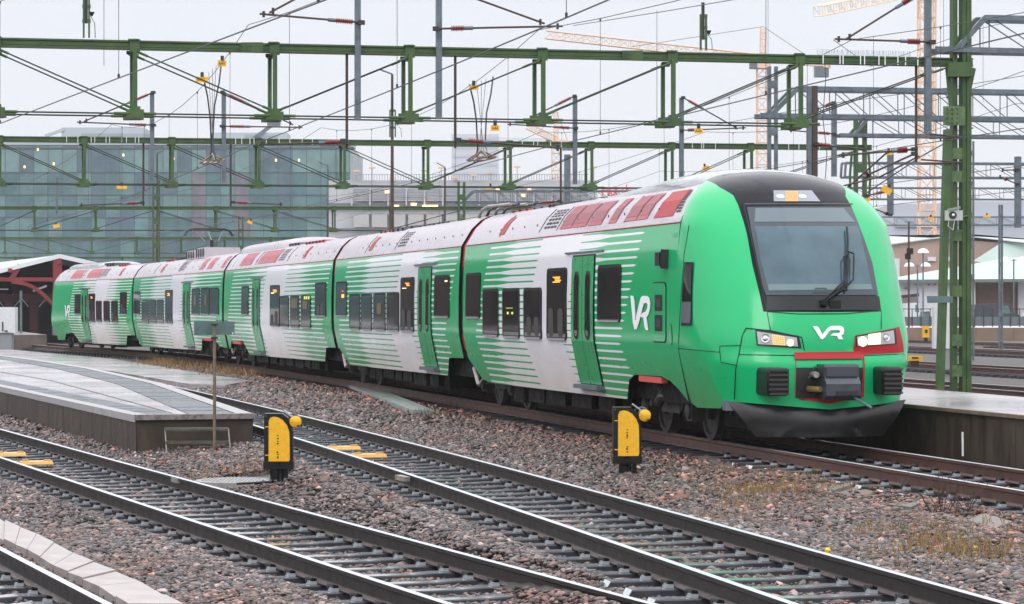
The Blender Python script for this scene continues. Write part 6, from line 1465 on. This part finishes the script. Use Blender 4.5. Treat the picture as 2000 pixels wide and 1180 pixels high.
m.prism([SH_(-104, 10.4, 1.5), SH_(-20, 10.4, 1.5), SH_(-20, 13.2, 9), SH_(-104, 13.2, 9)], bk * .6, RF)
for i in range(16): m.box(SH_(-103 + i * 5.2, 3.6, 1.9), (2.6, .3, 5.2), IN, ax2)
m.build('unseen_station_wing', sh, os_)
# far platform by the shed
fp = [P(-60, 655, 138), P(117, 655, 146), P(100, 640, 200), P(-80, 640, 200)]
slab_wall('platform', [(-34, 138), (-24.6, 143.5), (-30, 165), (-42, 215), (-75, 215), (-60, 138)], -.4, .52, CONCW, mat('brown_wall', (.11, .085, .07), .6, var=.35, scale=1.5), 'brown walled platform under the red shed left of the train tail', 'platform')
cb = G(22, 683, zPL); ob = Vector((cb.x - .3, cb.y, zPL)); cbn = thing('equipment_cabinet', ob, 'white and grey equipment cabinet on a grey plinth at the left picture edge', 'cabinet')
m = MB(); m.box(ob + Vector((.05, 0, .36)), (.62, .5, .72), mat('cabinet_grey', (.24, .25, .27), .5)); m.build('plinth', cbn, ob)
m = MB(); m.box(ob + Vector((0, 0, 1.28)), (1.05, .7, 1.1), mat('cabinet_white', (.60, .61, .62), .5, var=.05)); m.box(ob + Vector((-.35, -.37, 1.28)), (.34, .04, 1.02), mat('cabinet_mid', (.30, .29, .29), .5)); m.build('housing', cbn, ob)
m = MB(); m.box(ob + Vector((.0, -.37, 1.0)), (.05, .04, .4), DARKM); m.box(ob + Vector((.15, -.39, .80)), (.12, .06, .08), GALV); m.build('lock', cbn, ob)
mp2 = P(41, 600, 150); tag(MB().tube([Vector((mp2.x, 150, .5)), P(41, 568, 150)], .07, GALV, 8).build('pole', None, Vector((mp2.x, 150, .5))), 'slim pale pole before the red shed', 'pole')
# ---------------------------------------------------------------- right hand yard
FR = lambda a: (lambda Z: a - .2245 * Z)
for i, (yy, lab) in enumerate([(753, 'nearest yard track beyond the right platform'), (714, 'second yard track beyond the right platform'), (682, 'third yard track beyond the right platform'), (668, 'farthest yard track, at the foot of the brown wall')]):
    Z = F * 1.98 / (yy - 600); a = 900 / F * Z + .2245 * Z
    Zs = np.arange(max(45, Z - 22), 320, 6); org = Vector((FR(a)(Zs[0]), Zs[0], 0)); rt = thing('yard_track', org, lab, 'railway track', 'yard tracks beyond the right platform')
    for s in (-.77, .77): rail_mesh('rail', [Vector((FR(a)(z) + s, z, 0)) for z in Zs], 0.0, rt, org, RSIDER)
    m = MB(); z = Zs[0]
    while z < 150: m.box((FR(a)(z), z, -.25), (2.5, .26, .14), SLEEP, (Vector((.976, .219, 0)), Vector((-.219, .976, 0)), Vector((0, 0, 1)))); z += .7
    tag(m.build('sleepers', rt, org), kind='stuff')
# far brown wall / platform with fence
wa = [Vector((16, 183, 0)), Vector((60, 176, 0)), Vector((75, 215, 0)), Vector((0, 215, 0))]
slab_wall('platform', [(14, 184), (80, 176), (90, 196), (10, 200)], -.4, .60, mat('pale_platform_top', (.50, .46, .46), .4, var=.08), mat('brown_wall2', (.20, .135, .09), .6, var=.15, scale=.6), 'long brown walled pale topped platform across the yard at right', 'platform')
fo = Vector((30, 188, .6)); fn_ = thing('fence', fo, 'grey green mesh fence with posts along the far platform', 'fence'); m = MB()
for i in range(70): x = 24 + i * .62; m.bar((x, 188, .6), (x, 188, 1.9), .05, .05, DARKM)
m.build('fence_bars', fn_, fo); m = MB(); m.box((46, 188.1, 1.0), (46, .04, .62), mat('fence_panel', (.09, .11, .12), .6)); m.box((46, 188, 1.85), (46, .05, .05), DARKM); m.build('fence_panel', fn_, fo)
# car park ground and vehicles
m = MB(); m.grid([[(5, 198, .25), (120, 190, .25)], [(5, 262, .3), (140, 262, .3)]], mat('car_park_asphalt', (.16, .15, .155), .4, var=.15, scale=.5)); tag(m.build('car_park'), kind='structure')
def vehicle(name, x0, x1, Z, hgt, m_, label, van=False):
    a, b = P(x0, 620, Z), P(x1, 620, Z); L_ = b.x - a.x; o = Vector(((a.x + b.x) / 2, Z, .3)); r = thing(name, o, label, 'van' if van else 'car', 'vehicles parked behind the far platform')
    prof = [(0, .25), (0, .62), (.03, .95), (.72, .98), (.86, .60), (.97, .52), (1, .40), (1, .22)] if van else [(0, .25), (0, .58), (.12, .66), (.25, .97), (.60, 1.0), (.76, .64), (.96, .54), (1, .38), (1, .22)]
    m = MB(); m.prism([o + Vector((L_ * (t - .5), -.9, hgt * z)) for t, z in prof], (0, 1.8, 0), m_); m.build('body', r, o)
    gp = [(.55, .60), (.57, .90), (.70, .90), (.80, .60)] if van else [(.17, .66), (.28, .92), (.58, .94), (.72, .66)]
    m = MB(); m.prism([o + Vector((L_ * (t - .5), -.92, hgt * z)) for t, z in gp], (0, .02, 0), mat('car_glass', (.10, .15, .15), .1)); m.build('side_window', r, o)
    for t in (.18, .82): m = MB(); m.lathe(o + Vector((L_ * (t - .5), -.78, hgt * .17)), (0, -1, 0), [(0, .32), (.18, .32), (.19, .2)], BLK, 16); m.build('wheel', r, o, smooth=40)
    m = MB(); m.box(o + Vector((L_ * .47, -.8, hgt * .48)), (.2, .3, .12), LENS); m.build('headlight', r, o)
VD = mat('van_dark', (.03, .035, .045), .25, coat=.5)
vehicle('parked_van', 1898, 1992, 208, 2.0, VD, 'dark van parked behind the fence right of the tall green mast', True)
vehicle('parked_car', 1986, 2080, 212, 1.5, mat('car_blue', (.06, .08, .11), .25, coat=.5), 'dark blue car cut by the right picture edge')
vehicle('parked_car', 1794, 1822, 215, 1.35, VD, 'small dark car left of the tall green mast')
vehicle('parked_van', 1765, 1800, 235, 2.1, mat('van_white', (.6, .61, .63), .3, coat=.3), 'white van between the cab and the tall green mast', True)
# hall buildings on the right
ZH = 262.0
hb = thing('market_hall', P(1900, 600, ZH), 'white walled hall with pale green roof behind the parked vehicles', 'building'); oh = P(1900, 600, ZH)
WH = mat('hall_white', (.60, .60, .62), .6, var=.05, scale=.3); GRf = mat('green_copper_roof', (.40, .50, .45), .5, var=.08, scale=.3); BG = mat('beige_wall', (.38, .27, .22), .7, var=.12, scale=.5); BRK = mat('brick_wall', (.22, .12, .10), .7, var=.2, scale=1)
def pq(x, y, Z=ZH): return P(x, y, Z)
m = MB(); a, b = pq(1690, 640), pq(1905, 549); m.box(((a.x + b.x) / 2, ZH + 15, b.z / 2), (b.x - a.x, 30, b.z), WH); m.build('white_wall', hb, oh)
m = MB(); a, b = pq(1905, 640), pq(2140, 549); m.box(((a.x + b.x) / 2, ZH + 18, b.z / 2), (b.x - a.x, 30, b.z), BRK); m.box(pq(1996, 590, ZH + 2), (.8, .5, 4.2), WH); m.build('brick_wall', hb, oh)
m = MB(); m.add([pq(1680, 549, ZH - 1), pq(2150, 546, ZH - 1), P(2150, 488, ZH + 26), P(1960, 505, ZH + 26), P(1760, 540, ZH + 12)], [(0, 1, 2, 3, 4)], GRf); m.bar(pq(1680, 550, ZH - 1), pq(2150, 547, ZH - 1), .5, .3, mat('eave_dark', (.12, .15, .13), .6)); m.build('roof', hb, oh)
m = MB()
for i in range(9): m.box(pq(1790 + i * 12, 556, ZH - .2), (.14, .1, .14), DARKM)
m.box(pq(1772, 563, ZH - .2), (.5, .1, .2), GALV); m.build('wall_fittings', hb, oh)
m = MB(); m.bar(pq(1757, 580, ZH - 1), pq(1795, 576, ZH - 1), .1, .3, DARKM); m.box(pq(1775, 586, ZH - .3), (1.5, .1, .7), mat('awning_shade', (.25, .22, .2), .6)); m.build('awning', hb, oh)
ZH2 = 300.0
bh = thing('beige_hall', P(1850, 600, ZH2), 'beige gabled hall with pale green roof edge behind the white hall', 'building'); oh2 = P(1850, 600, ZH2)
m = MB(); m.prism([P(1690, 600, ZH2), P(1690, 484, ZH2), P(1833, 466, ZH2), P(1962, 474, ZH2), P(1962, 600, ZH2)], (0, 25, 0), BG); m.build('gable_wall', bh, oh2)
m = MB(); m.prism([P(1680, 486, ZH2 - .5), P(1833, 465, ZH2 - .5), P(1905, 464, ZH2 - .5), P(2120, 488, ZH2 - .5), P(2120, 478, ZH2 + 10), P(1905, 460, ZH2 + 10), P(1700, 462, ZH2 + 10)], (0, 0, .12), mat('pale_green_roof', (.55, .64, .60), .4)); m.add([P(1962, 470, ZH2), P(2120, 487, ZH2), P(2120, 540, ZH2), P(1900, 510, ZH2 - 3)], [(0, 1, 2, 3)], GRf); m.build('roof', bh, oh2)
for x0, x1, y0, y1, m_ in ((1744, 1757, 505, 540, WH), (1812, 1828, 502, 510, WH), (1848, 1858, 502, 510, WH)): m = MB(); a, b = P(x0, y1, ZH2 - .2), P(x1, y0, ZH2 - .2); m.box(((a.x + b.x) / 2, ZH2 - .15, (a.z + b.z) / 2), (b.x - a.x, .2, b.z - a.z), m_); m.build('window', bh, oh2)
# street lamps, signal and cabinet in the yard
def globe_lamp(x, y, Z, label, two=False):
    a = P(x, y, Z); b = Vector((a.x, a.y, .5)); r = thing('street_lamp', b, label, 'street lamp', 'pale dome street lamps in the yard'); m = MB(); m.tube([b, a], .06, GALV, 8); 
    if two: m.bar(a + Vector((-.7, 0, -.1)), a + Vector((.7, 0, -.1)), .05, .05, GALV)
    m.build('column', r, b)
    for dx in ((-.65, .65) if two else (0,)): m = MB(); m.lathe(a + Vector((dx, 0, -.1)), (0, 0, 1), [(-.05, .42), (.05, .40), (.2, .28), (.28, .05)], WHITE, 14); m.build('lamp_dome', r, b, smooth=40)
globe_lamp(1803, 490, 195, 'single dome street lamp left of the tall green mast'); globe_lamp(1792, 517, 215, 'twin dome street lamp left of the tall green mast', True); globe_lamp(1980, 506, 225, 'twin dome street lamp near the right edge', True)
a = P(1775, 435, 183); b = Vector((a.x, a.y, .6)); r = thing('signal_post', b, 'thin post with two black signal boxes right of the cab', 'signal'); m = MB(); m.tube([b, a], .07, RUSTP, 8); m.build('post', r, b); m = MB(); m.box(P(1777, 491, 182.8), (.42, .3, .42), BLK); m.box(P(1773, 501, 182.8), (.36, .3, .4), BLK); m.build('signal_box', r, b); m = MB(); m.bar(P(1767, 434, 183), P(1783, 434, 183), .2, .06, GALV); m.build('top_arm', r, b)
c_ = G(1849, 722, -.1); ob = Vector((c_.x, c_.y, -.2)); cbn = thing('equipment_cabinet', ob, 'tall white equipment cabinet on a grey plinth between the legs of the green mast', 'cabinet'); Zc = c_.y
a, b = P(1835, 722, Zc), P(1862, 680, Zc); m = MB(); m.box(((a.x + b.x) / 2, Zc + .2, (a.z + b.z) / 2), (b.x - a.x, .4, b.z - a.z), mat('cabinet_grey', (.3, .31, .33), .5)); m.build('plinth', cbn, ob)
a, b = P(1824, 681, Zc), P(1864, 600, Zc); m = MB(); m.box(((a.x + b.x) / 2, Zc + .2, (a.z + b.z) / 2), (b.x - a.x, .5, b.z - a.z), mat('cabinet_white', (.6, .6, .6), .5)); m.box(P(1841, 640, Zc - .06), (.02, .02, 1.0), DARKM); m.build('housing', cbn, ob)
m = MB(); o = P(1836, 585, 56.2); m.prism([P(1810, 578, 56.6), P(1861, 579, 56.6), P(1861, 591, 56.6), P(1811, 592, 56.6)], (0, -.01, 0), mat('sign_back', (.10, .15, .155), .35)); q_ = tag(m.build('sign_board', None, o), 'narrow grey green sign board back strapped to the tall green mast', 'sign')
for x, y, Z, w_, h_, lb in ((1808, 648, 118, .28, .5, 'yellow signal box at the foot of the far brown wall'), (1786, 700, 92, .55, .16, 'low yellow point motor cover beside the yard tracks')):
    p = P(x, y, Z); r = thing('yellow_box', p, lb, 'track box', None); m = MB(); m.box(p, (w_, .3, h_), YELD, taper=.93); m.build('case', r, p); m = MB(); m.box(p - Vector((0, .16, -.02)), (w_ * .4, .02, h_ * .3), INK); m.box(p - Vector((0, 0, h_ * .5 + .1)), (w_ * .5, .2, .2), DARKM); m.build('base', r, p)
# ================================================================= plants
def blades(name, spots, label, cat, cols, h=(.1, .3), n=40, w=.004, spread=.25, kind='stuff', lean=.35):
    m = MB(); ms__ = [mat(name + '_%d' % i, c, .8) for i, c in enumerate(cols)]
    for (X, Y, Z, k) in spots:
        for _ in range(int(n * k)):
            p = Vector((X + random.gauss(0, spread), Y + random.gauss(0, spread), Z)); hh_ = random.uniform(*h); d = Vector((random.uniform(-lean, lean), random.uniform(-lean, lean), 1)) * hh_; side = Vector((w, random.uniform(-w, w), 0))
            q = p + d * .6; e = p + d + Vector((d.x, d.y, 0)) * .4; m.add([p - side, p + side, q + side * .8, e, q - side * .8], [(0, 1, 2, 3, 4)], random.choice(ms__))
    o = m.build(name); return tag(o, label, cat, kind=kind)
def gp(x, y, z=-.28): q = G(x, y, z); return (q.x, q.y, ground_z(q.x, q.y))
sp1 = []
for i in range(38):
    x = 300 + i * 5.2; y = 696 + (x - 200) * .128 + random.uniform(-4, 5); sp1.append((*gp(x, y, -.24), random.uniform(.2, .9)))
blades('dry_grass_strip', sp1, 'brown dry grass growing along the rusty track below the rear carriages', 'grass', [(.30, .17, .07), (.22, .13, .06), (.34, .22, .10)], (.10, .30), 60, .010, .5)
sp2 = [(*gp(x, y), k) for x, y, k in [(1440, 962, 1.2), (1470, 970, 1.4), (1500, 965, 1.2), (1530, 960, 1), (1450, 985, .8), (1560, 968, .8), (1490, 990, .9), (1790, 1040, .8), (1810, 1050, .9), (1850, 1062, .9), (1900, 1075, 1.3), (1940, 1085, 1.4), (1960, 1075, 1), (1700, 1080, .4), (1640, 775 + 190, .5), (420, 905, .4), (470, 900, .7), (500, 905, .5)] + [(random.uniform(1680, 1990), random.uniform(1030, 1105), random.uniform(.1, .5)) for _ in range(26)] + [(random.uniform(1380, 1620), random.uniform(930, 1010), random.uniform(.05, .4)) for _ in range(24)] + [(random.uniform(560, 1180), 0, .12) for _ in range(0)]]
blades('dry_grass_clumps', sp2, 'yellow brown grass tufts in the ballast before the train', 'grass', [(.26, .18, .07), (.22, .13, .05), (.16, .15, .05), (.30, .13, .045)], (.05, .17), 90, .004, .22)
sp3 = [(*gp(x, y), k) for x, y, k in [(1895, 1055, 1), (1890, 1060, .8), (640, 775, 1), (660, 780, .8), (455, 738, .5), (1140, 890, .6), (1165, 893, .5), (1000, 820, .6), (1270, 940, .2)]]
blades('green_weeds', sp3, 'low green weeds between the ballast stones', 'weeds', [(.07, .12, .03), (.12, .18, .05)], (.03, .10), 70, .007, .14)
def bush(x, y, label, h=.35, n=12):
    X, Y, Z = gp(x, y); o = Vector((X, Y, Z)); m = MB(); TWG = mat('twig_brown', (.06, .035, .03), .8)
    def tw(p, d, L_, r_, lv):
        q = p + d * L_; m.tube([p, q], [r_, r_ * .6], TWG, 4, cap=False)
        if lv < 3:
            for _ in range(2): tw(q, (d + Vector((random.uniform(-.5, .5), random.uniform(-.4, .4), random.uniform(0, .4)))).normalized(), L_ * .65, r_ * .6, lv + 1)
    for _ in range(n): tw(o + Vector((random.uniform(-.08, .08), random.uniform(-.05, .05), -.02)), Vector((random.uniform(-.8, .8), random.uniform(-.4, .4), 1)).normalized(), h * random.uniform(.3, .5), .006, 0)
    return tag(m.build('twig_bush', None, o), label, 'bush', 'bare twig bushes in the ballast')
bush(1832, 1012, 'bare twig bush, larger one right of centre by the buried slabs', .50, 14); bush(1885, 1014, 'bare twig bush next to the larger one at far right', .42, 12)
bush(835, 826, 'bare twig bush at the end of the greenish slab', .35); bush(887, 824, 'bare twig bush left of the buried slabs, second from the greenish slab', .38); bush(912, 827, 'bare twig bush left of the buried slabs, third from the greenish slab', .34); bush(957, 838, 'small bare twig bush beside the first buried slab', .28)
for i, (x, y, c) in enumerate([(1616, 1076, (.75, .5, .02)), (1905, 1072, (.4, .3, .05))]): p = G(x, y, -.25); m = MB(); m.lathe(p, (.3, 0, 1), [(-.02, .02), (.01, .03), (.03, .012)], mat('litter_%d' % i, c, .5), 7); tag(m.build('yellow_stone', None, p), ['bright yellow stone beside the middle track at lower right', 'dull yellow stone among the grass tufts at lower right'][i], 'stone')
# ================================================================= air
hz = bpy.data.materials.new('haze_air'); hz.use_nodes = True; n = hz.node_tree; n.nodes.clear(); out = n.nodes.new('ShaderNodeOutputMaterial'); pv = n.nodes.new('ShaderNodeVolumePrincipled')
pv.inputs['Color'].default_value = (.93, .94, .97, 1); pv.inputs['Density'].default_value = HAZE; pv.inputs['Anisotropy'].default_value = .0; n.links.new(pv.outputs[0], out.inputs['Volume'])
m = MB(); m.box((0, 1440, 160), (8000, 2980, 326), hz); hzo = m.build('haze'); tag(hzo, kind='stuff')
